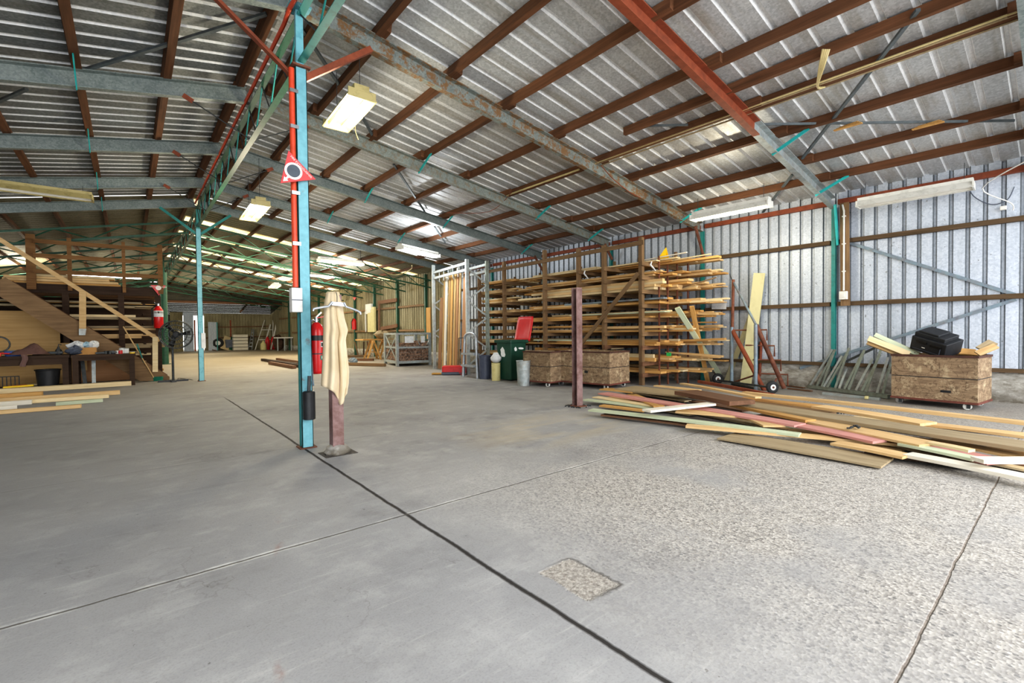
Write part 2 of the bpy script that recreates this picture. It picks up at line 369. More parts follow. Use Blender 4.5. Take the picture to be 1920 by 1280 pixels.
def stick(name, a, b, w, t, mat, up=V((0, 0, 1)), parent=None, bow=0.0, poly=None, seg=1, roll=0.0, base=V((0, 0, 0))):
    """a straight member as its own object, grain along local x"""
    a, b = V(a)-base, V(b)-base; x, y, z = frame_of(b-a, V(up)); L = (b-a).length
    if roll: y, z = y*math.cos(roll)+z*math.sin(roll), z*math.cos(roll)-y*math.sin(roll)
    me = bpy.data.meshes.new(name); P = poly or [(-w/2, -t/2), (w/2, -t/2), (w/2, t/2), (-w/2, t/2)]; n = len(P); vs = []; fs = []
    for i in range(seg+1):
        u = i/seg; vs += [(-L/2+L*u, p[0], p[1]+bow*4*u*(1-u)) for p in P]
        if i: fs += [((i-1)*n+k, (i-1)*n+(k+1) % n, i*n+(k+1) % n, i*n+k) for k in range(n)]
    fs += [tuple(range(n))[::-1], tuple(range(seg*n, seg*n+n))]
    me.from_pydata(vs, [], fs); me.materials.append(mat)
    o = bpy.data.objects.new(name, me); C.objects.link(o)
    c = (a+b)/2; o.matrix_world = M(((x.x, y.x, z.x, c.x), (x.y, y.y, z.y, c.y), (x.z, y.z, z.z, c.z), (0, 0, 0, 1)))
    if parent: mw = o.matrix_world.copy(); o.parent = parent; o.matrix_basis = mw
    return o
def tree_copy(o, parent=None):
    c = o.copy(); C.objects.link(c)
    if parent: c.parent = parent
    for ch in list(o.children): tree_copy(ch, c)
    return c
ORD = ['first', 'second', 'third', 'fourth', 'fifth', 'sixth', 'seventh', 'eighth', 'ninth', 'tenth', 'eleventh', 'twelfth', 'thirteenth', 'fourteenth', 'fifteenth', 'sixteenth']
CCH = lambda d, w, t=.012: [(0, 0), (w, 0), (w, t), (t, t), (t, d-t), (w, d-t), (w, d), (0, d)]     # channel outline (y, z)

# ------------------------------------------------------------------ shell of the shed
RX, RZ, EZ, DEP = 1.38, 4.40, 3.36, .21         # ridge x, rafter soffit at ridge and eave, rafter depth
LS = .2                                          # fall of the other slope
YB, YE = -1.6, 38.5
def wy(yr): return 5.4 + 1.058*(yr-5.02)
def rp(yr, s, dz=0):                             # point on stack-side slope, rafter soffit + dz
    w = wy(yr); X = wx(w); return V((RX+(X-RX)*s, yr+(w-yr)*s, RZ+(EZ-RZ)*s+dz))
def lp(yr, x, dz=0): return V((x, yr, RZ-LS*(RX-x)+dz))
SHEET = DEP + .115
LXE = -8.2
PIT = .195
PROF = [(0, 0), (.128, 0), (.142, .036), (.172, .036), (.186, 0)]
RPIT, RPROF = .255, [(0, 0), (.178, 0), (.196, .042), (.224, .042), (.242, 0)]
def corr(y0, y1, P=None, F=None):
    P = P or PIT; F = F or PROF; out = []; n = int((y1-y0)/P)
    for i in range(n):
        out += [(y0+i*P+u, d) for u, d in F]
    return out
def roof_sheet(fn, y0, y1, stops):
    m = MB(); cs = corr(y0, y1, RPIT, RPROF); m.grid([[fn(y, s, SHEET+d) for y, d in cs] for s in stops]); m.n = len(cs)-1; return m
YF = 14.25
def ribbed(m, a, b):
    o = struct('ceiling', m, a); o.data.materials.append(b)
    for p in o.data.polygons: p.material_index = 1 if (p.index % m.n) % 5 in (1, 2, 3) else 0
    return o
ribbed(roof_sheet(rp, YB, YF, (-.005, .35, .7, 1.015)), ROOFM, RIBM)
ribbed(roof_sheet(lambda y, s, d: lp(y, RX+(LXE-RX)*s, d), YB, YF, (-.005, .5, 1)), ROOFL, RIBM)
struct('ceiling', roof_sheet(rp, YF, YE, (-.005, .5, 1.015)), ROOFF)
struct('ceiling', roof_sheet(lambda y, s, d: lp(y, RX+(LXE-RX)*s, d), YF, YE, (-.005, .5, 1)), ROOFF)
m = MB(); m.quad((RX-.25, YB, RZ+SHEET+.0), (RX+.25, YB, RZ+SHEET+.0), (RX+.25, YE, RZ+SHEET+.0), (RX-.25, YE, RZ+SHEET+.0))
struct('trim_1', MB().sweep([(-.2, .04), (0, .075), (.2, .04), (.2, .05), (0, .09), (-.2, .05)], (RX, YB, RZ+DEP+.07), (RX, YE, RZ+DEP+.07)), ROOFM)
# floor
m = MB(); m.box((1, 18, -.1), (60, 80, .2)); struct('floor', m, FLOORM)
# stack-side wall: cladding on a concrete upstand
def wall_sheet(y0, y1, z0, z1):
    m = MB(); cs = corr(y0, y1)
    m.grid([[V((wx(y)+d, y, z if z < 2 else z1 + (0 if z1 < 9 else 0))) for y, d in cs] for z in (z0, z1)]); m.n = len(cs)-1; return m
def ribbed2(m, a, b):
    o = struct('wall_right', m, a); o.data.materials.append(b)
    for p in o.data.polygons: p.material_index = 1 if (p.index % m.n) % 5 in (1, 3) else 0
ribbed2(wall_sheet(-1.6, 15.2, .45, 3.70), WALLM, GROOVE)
struct('wall_right', wall_sheet(15.2, 41.6, .35, 3.75), WALLF)
m = MB()
for y0, y1, hh in ((-1.7, 15.2, .45), (15.2, 41.6, .36)):
    m.box((0, 0, 0), (0, 0, 0)); m.v = m.v[:-8]; m.f = m.f[:-6]
    a, b = V((wx(y0)+.08, y0, hh/2)), V((wx(y1)+.08, y1, hh/2)); m.bar(a, b, .17, hh)
struct('baseboard_right', m, CONC)
# other long wall, gable screen, lean-to and end wall
m = MB(); cs = corr(-1.6, 38.6); m.grid([[V((LXE-d, y, z)) for y, d in cs] for z in (0, 2.9)]); struct('wall_left', m, WALLF)
m = MB(); NZ = 26
for i in range(NZ):                              # horizontal corrugations of the hanging gable screen
    z0 = 3.42 + i*.0769
    def xr(z): return min(wx(38.4), RX + (RZ+SHEET+.02-z)/(RZ-EZ)*(wx(38)-RX)) if z > EZ+SHEET else wx(38.4)
    def xl(z): return max(LXE, RX - (RZ+SHEET+.02-z)/LS)
    zm, z1 = z0+.038, z0+.077
    if z1 > RZ+SHEET: break
    m.quad((xl(z0), 38.3, z0), (xr(z0), 38.3, z0), (xr(zm), 38.26, zm), (xl(zm), 38.26, zm))
    m.quad((xl(zm), 38.26, zm), (xr(zm), 38.26, zm), (xr(z1), 38.3, z1), (xl(z1), 38.3, z1))
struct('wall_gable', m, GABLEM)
m = MB(); zs = []
N = 9
for i in range(N):                               # lean-to roof of gapped sheets
    y0 = 38.3+i*.44; y1 = y0+.425; z = lambda y: 3.44-(y-38.3)*.2
    m.quad((LXE, y0, z(y0)), (wx(38.4), y0, z(y0)), (wx(38.4), y1, z(y1)), (LXE, y1, z(y1)))
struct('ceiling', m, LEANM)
m = MB(); cs = []
for i in range(int(5.4/PIT)): cs += [(4.35+i*PIT+u, d) for u, d in PROF]
m.grid([[V((x, 41.6+d-(x-4)*.12, z)) for x, d in cs] for z in (0, 2.78)])
struct('wall_end', m, WALLF)
m = MB(); cs = []
for i in range(int(11.3/PIT)): cs += [(LXE+i*PIT+u, d) for u, d in PROF]
m.grid([[V((x, 41.9+d, z)) for x, d in cs] for z in (0, 2.70)])
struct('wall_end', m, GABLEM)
# ------------------------------------------------------------------ steel frame
YR = [.24, 2.63, 5.02, 7.41, 9.80, 12.18, 14.2]
FN = ['rafter beside the open end', 'rafter painted half in red oxide', 'rust-speckled rafter at the first post', 'rafter second beyond the first post', 'rafter third beyond the first post', 'rafter fourth beyond the first post', 'rafter at the middle post']
FS = ['open-end', 'half-red', 'first-post', 'second', 'third', 'fourth', 'middle-post']
RLAB = ['galvanised channel rafter running steeply down to the wall at the open end',
 None, 'galvanised channel rafter covered in brown rust speckle, meeting the first blue post',
 'lightly rust-speckled galvanised rafter next beyond the first blue post, ending behind the rack',
 'clean grey galvanised rafter over the stack-side slope, two beyond the first blue post',
 'clean grey galvanised rafter over the long white lit lamp, one before the pale skylights',
 'dull galvanised rafter beside the first yellow skylight, meeting the middle post']
def chan(a, b, mat, name, parent=None, base=V((0, 0, 0))):
    return stick(name, a, b, 0, 0, mat, parent=parent, base=base, poly=[(-.045+p[0], p[1]) for p in [(0, 0), (.085, 0), (.085, .012), (.012, .012), (.012, DEP-.012), (.085, DEP-.012), (.085, DEP), (0, DEP)]])
for i, yr in enumerate(YR):
    a, b = rp(yr, .003), rp(yr, .985)
    if i == 1:
        t = T('roof_rafter', 'big channel rafter, red oxide painted near the ridge and bare galvanised below', 'rafter', b, 'galvanised rafters')
        c = a.lerp(b, .60)
        chan(b, c, GALV_PALE, 'galvanised_section', t.e, b); chan(c, a+V((0, 0, 0)), PRIMER, 'painted_section', t.e, b)['label'] = 'red oxide painted section'
    else:
        tag(chan(b, a, GALV_RUST if i == 2 else GALV_RUST2 if i == 3 else GALV, 'roof_rafter'), RLAB[i], 'rafter', 'galvanised rafters')
LLAB = ['over the open end', 'above the first red brace', 'cut off at the first blue post', 'large in view, next beyond the first blue post', 'second beyond the first blue post', 'third beyond the first blue post, above the old off lamp', 'beside the middle post and green trusses']
for i, yr in enumerate(YR):
    if i < 2: continue
    a, b = lp(yr, RX-.01), lp(yr, LXE)
    tag(chan(a, b, GALV, 'roof_rafter'), 'galvanised rafter, mezzanine-side slope, ' + LLAB[i].replace(', above the old off lamp', ''), 'rafter', 'galvanised rafters')
# purlins, one length per bay
SR = [.03, .101, .2115, .315, .433, .5585, .6615, .7865, .8845]
BAY = ['past the open end', 'in the near bay before the half-red rafter', 'between the half-red rafter and first post', 'just beyond the first post', 'two bays beyond the first post', 'three bays beyond the first post', 'before the middle post']
ys = [YB] + YR
for k, s in enumerate(SR):
    for j in range(7):
        y0, y1 = ys[j], ys[j+1]
        if j == 0 and s < .4: continue
        if j == 1 and s < .15: continue
        dz = DEP+.052; off = .03 if j % 2 else -.03
        a, b = rp(y0-.18, s, dz), rp(y1+.12, s, dz); a.x += off; b.x += off
        o = stick('roof_purlin', a, b, .065, .115, PURLIN, V((.12, 0, 1)), bow=-.008*R.random(), seg=4)
        tag(o, f'{ORD[k]} purlin below the ridge over the rack, {BAY[j]}', 'purlin', 'timber purlins on the rack-side slope')
    a, b = rp(YR[-1]+.15, s, DEP+.05), rp(YE-.3, s, DEP+.05)
    tag(stick('roof_purlin', a, b, .055, .1, PURLIN), f'long dark purlin crossing the yellow skylights, {ORD[k]} from the ridge', 'purlin', 'purlins under the skylights')
a, b = rp(4.15, .50, DEP+.045), rp(.1, .50, DEP+.045)
tag(stick('roof_purlin', a, b, .06, .11, PURLIN), 'short extra purlin ending free beside the sheet lap above the cables', 'purlin')
LX = [1.25, .433, -.41, -1.30, -2.17, -3.04, -3.9]
for k, x in enumerate(LX):
    for j in range(3, 8):
        y0, y1 = ([YB]+YR)[j], (YR+[YE])[j] if False else ([YB]+YR+[YE])[j]
    ylist = [YR[1], YR[2], YR[3], YR[4], YR[5], YR[6]]
    for j in range(5):
        y0, y1 = ylist[j], ylist[j+1]
        if j == 0 and k > 4: continue
        o = stick('roof_purlin', lp(y0+.05, x, DEP+.05), lp(y1-.02, x, DEP+.05), .085, .11, PURLIN, V((-.2, 0, 1)))
        tag(o, f'{ORD[k]} purlin from the ridge on the mezzanine-side slope, ' + ['before the first post', 'just beyond the first post', 'two bays beyond the first post', 'three bays beyond the first post', 'before the middle post'][j], 'purlin', 'timber purlins on the mezzanine-side slope')
    tag(stick('roof_purlin', lp(YR[6]+.1, x, DEP+.05), lp(YE-.3, x, DEP+.05), .07, .1, PURLIN), f'long purlin over the green trusses above the mezzanine, {ORD[k]} from the ridge', 'purlin', 'purlins above the mezzanine trusses')
# eave purlins (rust red) and girts on the stack-side wall
WC = [wy(y) for y in YR]
WN = ['at the open end', 'in the braced bay with the printer crate', 'behind the leaning boards', 'behind the rack front', 'behind the rack middle', 'behind the rack far end', 'behind the standing sheets']
for j in range(0, 6):
    y0, y1 = WC[j]+.06, WC[j+1]-.06
    tag(stick('eave_purlin', V((wx(y0, .05), y0, 3.50)), V((wx(y1, .05), y1, 3.50)), .07, .09, PRIMER), 'rust-red eave purlin on the wall top, ' + WN[j+1], 'eave purlin', 'eave purlins')
    for z, nm in ((2.765, 'upper'), (1.615, 'middle'), (.49, 'lowest')):
        if j == 1: pass
        tag(stick('wall_girt', V((wx(y0, .045), y0, z)), V((wx(y1, .045), y1, z)), .085, .075 if z > 1 else .06, GIRTM), f'{nm} brown timber girt on the zinc wall, {WN[j+1]}', 'girt', 'timber wall girts')
# wall posts
for j, y in enumerate(WC):
    if j == 0: continue
    x = wx(y, .06)
    o = stick('wall_post', V((x, y, 0.0)), V((x, y, 3.40)), 0, 0, TEAL if j < 6 else GREENM, V((1, 0, 0)), poly=[(-.032, -.04), (.032, -.04), (.032, -.032), (-.024, -.032), (-.024, .032), (.032, .032), (.032, .04), (-.032, .04)])
    tag(o, 'narrow teal steel wall post ' + ['', 'beside the white conduit and switch box', 'behind the near end of the timber rack', 'behind the second rack bay', 'behind the third rack bay', 'behind the far rack bay', 'behind the standing sheets'][j], 'post', 'teal wall posts')
def knee(y, mat, lab, dx=.75, dz=.62, sx=0.0, w=.07):
    a = V((wx(y, .10), y-.07, 3.36-dz)); b = V((wx(y, dx), y-.07, 3.40+.08*dx))
    tag(stick('knee_brace', a, b, w, .03, mat, V((0, 1, 0))), lab, 'brace', 'knee braces')
knee(WC[1], TEAL_B, 'bright teal knee brace at the post beside the white conduit', .26, .66)
knee(WC[2], RUSTY, 'rusty knee brace above the near end of the timber rack', .5, .62)
knee(WC[3], RUSTY, 'rusty knee brace above the middle of the timber rack', .4, .3)
knee(WC[4], RUSTY, 'rusty knee brace above the far end of the timber rack', .5, .4)
# wall bracing straps
def strap(a, b, w, mat, lab, name='brace_strap', t=.025, up=V((1, 0, 0))): return tag(stick(name, a, b, w, t, mat, up), lab, 'brace', None)
strap(atW(1592, 455, .03), atW(1903, 552, .03), .05, BLUEST, 'grey diagonal strap sloping down across the wall above the printer crate')
strap(atW(1905, 561, .03), atW(1500, 690, .03), .05, BLUEST, 'grey diagonal strap rising across the wall behind the printer crate')
# fly braces in teal
def fly(i, s, lab, dy=-.42, mat=TEAL_B):
    a = rp(YR[i], s, -.01); b = rp(YR[i]+dy, s, DEP-.0)
    o = stick('fly_brace', a+V((0, .04, 0)), b, .045, .012, mat, V((1, 0, 0))); tag(o, lab, 'fly brace', 'teal fly braces')
for i, s, lab in ((1, .665, 'upper'), (1, .885, 'lower'), (2, .885, 'lower'), (3, .315, 'upper'), (3, .665, 'middle'), (3, .885, 'lower'), (4, .315, 'upper'), (4, .5585, 'middle'), (4, .885, 'lower'), (5, .315, 'upper'), (5, .5585, 'middle'), (6, .315, 'upper'), (0, .885, 'lower'), (0, .665, 'upper')):
    fly(i, s, f'{lab} bright teal fly brace on the {FN[i]}')
for i in (2, 3, 4, 5, 6):
    a = lp(YR[i], -.41, -.01); b = lp(YR[i]-.42, -.41, DEP)
    tag(stick('fly_brace', a, b, .05, .012, TEAL_B, V((1, 0, 0))), 'teal fly brace, mezzanine side, ' + LLAB[i].replace(', above the old off lamp', ''), 'fly brace', 'teal fly braces')
# roof bracing angles just under the sheets
def rbrace(p, q, lab, w=.038, dz=DEP+.0, mat=BRM): return tag(stick('roof_brace', p, q, w, .03, mat), lab, 'brace', 'dark roof bracing angles')
def onroof(px, py, dz=DEP+.02):
    d = ray(px, py); lo, hi = .5, 60.0               # walk the ray to the slope
    for k in range(60):
        t = (lo+hi)/2; P = EYE + d*t; s = (P.x-RX)/(wx(P.y)-RX)
        z = RZ+(EZ-RZ)*s+dz if P.x > RX else RZ-LS*(RX-P.x)+dz
        if P.z > z: hi = t
        else: lo = t
    return EYE + d*lo
rbrace(onroof(1722, 18), onroof(1504, 297), 'dark bracing angle crossing the purlins in the bay with the cable loop')
rbrace(onroof(1486, 327), onroof(1430, 398), 'dark bracing angle beyond the half-red rafter above the long lit lamp')
rbrace(onroof(1430, 233), onroof(1902, 226), 'thin steel tie rod carrying two broken wood scraps under the roof', .018)
rbrace(onroof(1206, 236), onroof(1290, 234), 'short thin tie rod between the half-red rafter and extra purlin', .018)
rbrace(onroof(500, 26), onroof(152, 133), 'dark bracing angle on the mezzanine-side slope near the first red brace')
rbrace(onroof(50, 167), onroof(-60, 215), 'dark bracing angle on the mezzanine-side slope at the frame edge')
rbrace(onroof(560, 45), onroof(640, 165), 'dark bracing angle rising from the first post behind the near lamp')
rbrace(onroof(680, 220), onroof(703, 262), 'short dark bracing angle just beyond the near hanging lamp')
rbrace(onroof(738, 308), onroof(800, 402), 'dark bracing angle crossing two purlins ahead of the long white lamp')
rbrace(onroof(815, 425), onroof(835, 455), 'dark bracing angle close above the long white lamp')

# ------------------------------------------------------------------ ridge line: posts, truss, conduit
CX = RX+.0
def ctube(w, d, t=.006, lip=.02):                # lipped channel opening to -x, (y, z) outline for a vertical sweep with up=(1,0,0)
    return None
def vpost(name, x, y, z0, z1, w, mat, lab, side=TEAL):
    t = T(name, lab, 'post', (x, y, z0))
    m = MB(); a, b = V((x, y, z0)), V((x, y, z1)); q = .006
    # channel: front web (-y), closed +x side, open toward -x with lips
    for (xa, xb, ya, yb) in ((-w/2, w/2, -w/2, -w/2+q), (w/2-q, w/2, -w/2, w/2), (-w/2, w/2, w/2-q, w/2)):
        m.box((x+(xa+xb)/2, y+(ya+yb)/2, (z0+z1)/2), (xb-xa, yb-ya, z1-z0))
    t.part('channel', m, mat)
    m = MB()
    for ya, yb in ((-w/2, -w/2+.025), (w/2-.025, w/2)): m.box((x-w/2+.003, y+(ya+yb)/2, (z0+z1)/2), (q, yb-ya, z1-z0))
    m.box((x+w/2-q-.002, y, (z0+z1)/2), (.003, w-.02, z1-z0))
    t.part('lip', m, side, 'dark teal inner side')
    return t
BASE1 = V((1.374, 4.974, 0))
p = vpost('ridge_post', 1.374, 4.974, .012, 3.80, .105, BLUE_RUST, 'light blue channel post carrying the extinguisher sign and red conduit')
m = MB(); m.box((1.374, 4.974, .006), (.16, .16, .012)); p.part('base_plate', m, RUSTY, 'rusty base plate')
m = MB(); m.box((1.374, 4.974, 3.815), (.17, .16, .02)); p.part('cap_plate', m, RUSTY, 'rusty cap plate')
m = MB(); m.box((1.374, 4.974, 4.10), (.07, .05, .56)); m.box((1.374, 4.974, 4.40), (.2, .2, .02)); p.part('stub', m, SKYB, 'narrow upper stub')
m = MB(); m.tube([V((1.33, 4.90, .30)), V((1.325, 4.905, 1.0)), V((1.32, 4.92, 1.55))], .006, 6); 
p2 = vpost('ridge_post', 1.39, 14.02, 0, 3.82, .11, SKYB, 'slim blue channel post in the middle of the shed beside the fan', GREENM)
m = MB(); m.box((1.39, 14.02, .006), (.16, .16, .012)); p2.part('base_plate', m, RUSTY)
m = MB(); m.box((1.39, 14.02, 4.05), (.07, .05, .5)); p2.part('stub', m, TEAL)
m = MB(); m.box((1.44, 13.95, 1.02), (.09, .05, .38)); p2.part('sign_plate', m, WHITEP, 'small pale notice plate')
m = MB(); m.cyl((1.10, 23.4, 0), (1.10, 23.4, 3.7), .13, n=20)
t = T('green_pipe_post', 'thick round dark green post behind the fan', 'post', (1.10, 23.4, 0)); t.part('shaft', m, GREENM, smooth=40)
m = MB(); m.cyl((1.10, 23.4, 0), (1.10, 23.4, .02), .2, n=20); t.part('base_plate', m, GREENM)
m = MB(); m.box((1.10, 23.4, 4.0), (.1, .1, .6)); t.part('stub', m, GREENM)
m = MB(); m.cyl((1.40, 31.5, 0), (1.40, 31.5, 3.8), .09, n=14)
t = T('green_pipe_post', 'farthest slim green post on the ridge line beyond the fan', 'post', (1.40, 31.5, 0)); t.part('shaft', m, GREENM, smooth=40)
m = MB(); m.cyl((1.40, 31.5, 0), (1.40, 31.5, .02), .14, n=14); t.part('base_plate', m, GREENM)
def ridge_truss(y0, y1, lab, step, mt=GREENM, x=CX):
    t = T('ridge_truss', lab, 'truss', (x, y0, 3.86))
    ang = [(-.035, 0), (.035, 0), (.035, .008), (-.027, .008), (-.027, .07), (-.035, .07)]
    for nm, z in (('top_chord', 4.32), ('bottom_chord', 3.86)):
        o = stick(nm, V((x, y0, z)), V((x, y1, z)), 0, 0, mt, parent=t.e, base=t.loc, poly=ang)
    n = max(2, int((y1-y0)/step)); d = (y1-y0)/n
    for i in range(n):
        ya = y0+i*d
        t.part('web_rod', MB().tube([(x, ya, 4.33), (x, ya+d*.5, 3.88)], .009, 6), TEAL)
        t.part('web_rod', MB().tube([(x, ya+d*.5, 3.88), (x, ya+d, 4.33)], .009, 6), DKSTEEL)
    return t
ridge_truss(.6, 4.93, 'teal ridge truss from the first blue post out over the open end', .95, TEAL)
ridge_truss(5.02, 13.97, 'long teal ridge truss between the first blue post and the middle post', .8)
ridge_truss(14.07, 23.3, 'green ridge truss from the middle post to the thick green post', 1.0)
ridge_truss(23.5, 37.5, 'distant green ridge truss beyond the thick green post', 1.4)
# red conduit
m = MB(); xo = 1.374-.082
pts = [V((xo, 4.95, 1.62)), V((xo, 4.95, 3.0)), V((xo, 4.95, 3.78))]
m.tube(pts, .028, 10)
t = T('red_conduit', 'orange-red conduit pipe clipped down the light blue post to a white box', 'conduit', (xo, 4.95, 1.62)); t.part('pipe', m, ORANGE_R, smooth=40)
for z in (2.05, 2.55, 3.2, 3.55): t.part('clip', MB().box((xo+.01, 4.92, z), (.075, .03, .035)), CHROME)
m = MB(); m.tube([V((CX-.06, 1.2, 4.40)), V((CX-.06, 4.6, 4.40)), V((CX-.09, 4.95, 4.37)), V((CX-.06, 5.3, 4.40)), V((CX-.06, 9, 4.40)), V((CX-.06, 13.8, 4.40))], .022, 8)
one('red_conduit', m, ORANGE_R, 'orange-red cable conduit running along the top of the teal ridge truss', 'conduit', (CX-.06, 5, 4.40), smooth=40)
P = atY(554, 576, 4.93)
t = T('junction_box', 'white two-lidded switch box under the red conduit on the blue post', 'electrical box', (xo, 4.95, 1.36))
t.part('body', MB().box((xo-.005, 4.93, 1.49), (.10, .10, .24)), WHITEP, bevel=.006)
t.part('lid_seam', MB().box((xo-.005, 4.878, 1.49), (.102, .006, .008)), SLATE)
# extinguisher sign: a bent red triangle
S = [atY(541, 282, 4.86), atY(592, 336, 4.86), atY(526, 343, 4.86)]
t = T('extinguisher_sign', 'tilted red triangular fire extinguisher sign on the light blue post', 'sign', S[2])
m = MB(); m.prism(S, (0, .012, 0)); t.part('panel', m, SIGN_R)
cen = (S[0]+S[1]+S[2])/3; ctr = atY(550, 321, 4.86)
def disc(c, r, yy, n=28): return [V((c.x+r*math.cos(2*PI*k/n), yy, c.z+r*math.sin(2*PI*k/n))) for k in range(n)]
t.part('white_ring', MB().prism(disc(ctr, .082, 4.852), (0, .006, 0)), SIGN_W)
t.part('dark_disc', MB().prism(disc(ctr, .060, 4.846), (0, .006, 0)), paint('sign_grey_disc', '4b5560', '434c56'))
m = MB(); q = [(0, 0), (.012, .05), (.022, .038), (.045, .062), (.058, .048), (.036, .026), (.048, .014)]
ac = atY(530, 340, 4.86); m.prism([V((ac.x+a, 4.848, ac.z+b)) for a, b in q][::-1], (0, .006, 0)); t.part('arrow', m, SIGN_W)
def text(s, size, mat, loc, xd, zd, parent, base, name='lettering', ext=.001, align='CENTER'):
    cu = bpy.data.curves.new(name, 'FONT'); cu.body = s; cu.size = size; cu.extrude = ext; cu.align_x = align; cu.align_y = 'CENTER'
    cu.materials.append(mat); o = bpy.data.objects.new(name, cu); C.objects.link(o)
    x = V(xd).normalized(); n = V(zd).normalized(); y = n.cross(x); l = V(loc)-base
    o.matrix_world = M(((x.x, y.x, n.x, l.x), (x.y, y.y, n.y, l.y), (x.z, y.z, n.z, l.z), (0, 0, 0, 1)))
    bpy.context.view_layer.update(); me = bpy.data.meshes.new_from_object(o.evaluated_get(bpy.context.evaluated_depsgraph_get()))
    mw = o.matrix_world.copy(); bpy.data.objects.remove(o); o = bpy.data.objects.new(name, me); C.objects.link(o)
    if parent: o.parent = parent
    o.matrix_basis = mw
    return o
ed = S[1]-S[0]; nrm = V((-ed.z, 0, ed.x)).normalized()
if nrm.dot(cen-S[0]) < 0: nrm = -nrm
text('FIRE EXTINGUISHER', .029, SIGN_W, S[0]+ed*.52+nrm*.026+V((0, -.006, 0)), ed, (0, -1, 0), t.e, t.loc)
# red braces at the first post
tag(stick('ridge_brace', V((1.31, 4.98, 3.70)), atY(392, -12, 4.98), .05, .05, PRIMER, poly=[(-.03, 0), (.03, 0), (.03, .006), (-.024, .006), (-.024, .06), (-.03, .06)]), 'red oxide angle brace rising from the blue post toward the mezzanine side', 'brace', 'braces at the ridge posts')
tag(stick('ridge_brace', V((1.43, 4.98, 3.70)), atY(698, 98, 4.96), .05, .05, PRIMER, poly=[(-.03, 0), (.03, 0), (.03, .006), (-.024, .006), (-.024, .06), (-.03, .06)]), 'red oxide angle brace rising from the blue post to the rust-speckled rafter', 'brace', 'braces at the ridge posts')
tag(stick('ridge_brace', V((1.34, 14.02, 3.70)), atY(300, 389, 14.15), .07, .06, TEAL), 'teal brace rising from the middle post toward the mezzanine side', 'brace', 'braces at the ridge posts')
tag(stick('ridge_brace', V((1.44, 14.02, 3.70)), atY(432, 404, 14.15), .07, .06, TEAL), 'teal brace rising from the middle post toward the yellow skylight', 'brace', 'braces at the ridge posts')
for i, (pa, pb) in {3: ((343, 178), (578, 236)), 4: ((324, 283), (512, 316)), 5: ((307, 346), (466, 366))}.items():
    y = YR[i]-.06
    for k, pp in enumerate((pa, pb)):
        a = atY(*pp, y); b = V((CX+(-.02 if k == 0 else .02), y, 3.88)); d = (b-a)
        t = T('tie_rod', ('thin tie rod with rusty flat end on the ' + ('mezzanine' if k == 0 else 'rack') + '-side slope, ' + ['next beyond the first post', 'second beyond the first post', 'third beyond the first post'][i-3]), 'tie rod', a, 'ridge tie rods')
        t.part('rod', MB().tube([a+d*.12, b], .008, 6), DKSTEEL)
        t.part('end_plate', MB().bar(a, a+d*.14, .06, .012, (0, 1, 0)), PRIMER, 'rusty flat end plate')
# open-web trusses of the far part
TY = [15.9, 17.9, 20.0, 22.2, 24.6, 27.2, 30.0, 33.0, 36.0]
for k, y in enumerate(TY):
    for side in (0, 1):
        if side: A, B = V((RX-.05, y, RZ-.06)), V((LXE+.1, y, RZ-LS*(RX-LXE)-.06))
        else: A, B = rp(y, .006, -.06), rp(y, .985, -.06)
        dn = V((0, 0, -.30))
        t = T('roof_truss', f'green open-web roof truss over the ' + ('mezzanine' if side else 'far skylights') + f', {ORD[k]} beyond the middle post', 'truss', B, 'green open-web trusses')
        t.part('top_chord', MB().bar(A, B, .05, .045), GREENM); t.part('bottom_chord', MB().bar(A+dn, B+dn, .05, .045), GREENM)
        n = 14; pts = []
        for i in range(n+1): pts.append(A.lerp(B, i/n) + (dn if i % 2 else V((0, 0, 0))))
        t.part('web', MB().tube(pts, .017, 5), GREENM)
# skylight strips
def sky_y(px, py): return atX(px, py, RX).y
for k, (yc, w) in enumerate(((14.95, .62), (17.2, .62), (19.6, .66), (22.4, .7), (25.6, .8))):
    m = MB(); cs = [(yc-w/2+w*i/12, .012*(i % 2)) for i in range(13)]
    m.grid([[rp(y, s, SHEET-.022+d) for y, d in cs] for s in (.0, .5, .99)])
    tag(lnk('roof_skylight', m, SKYL, None, rp(yc, .5, SHEET)), f'yellowed translucent skylight strip running down the slope, {ORD[k]} beyond the middle post', 'skylight', 'yellow skylight strips')
# far wall posts, girts
for k, (y, px) in enumerate(((17.4, 800), (19.9, 747), (22.3, 705), (24.7, 667), (27.3, 0), (30.2, 0), (33.3, 0), (36.4, 0))):
    x = wx(y, .07); tag(stick('wall_post', V((x, y, 0)), V((x, y, 3.62)), .1, .1, GREENM, V((1, 0, 0))), f'dark green steel post on the old olive wall, {ORD[k]} beyond the standing sheets', 'post', 'green wall posts')
    for z in (2.35, 1.28):
        y1 = y+2.4; tag(stick('wall_girt', V((wx(y, .05), y, z)), V((wx(y1, .05), y1, z)), .08, .09, GREYW), f'{"upper" if z > 2 else "lower"} timber girt on the old olive wall, {ORD[k]} bay beyond the standing sheets', 'girt', 'girts on the old olive wall')
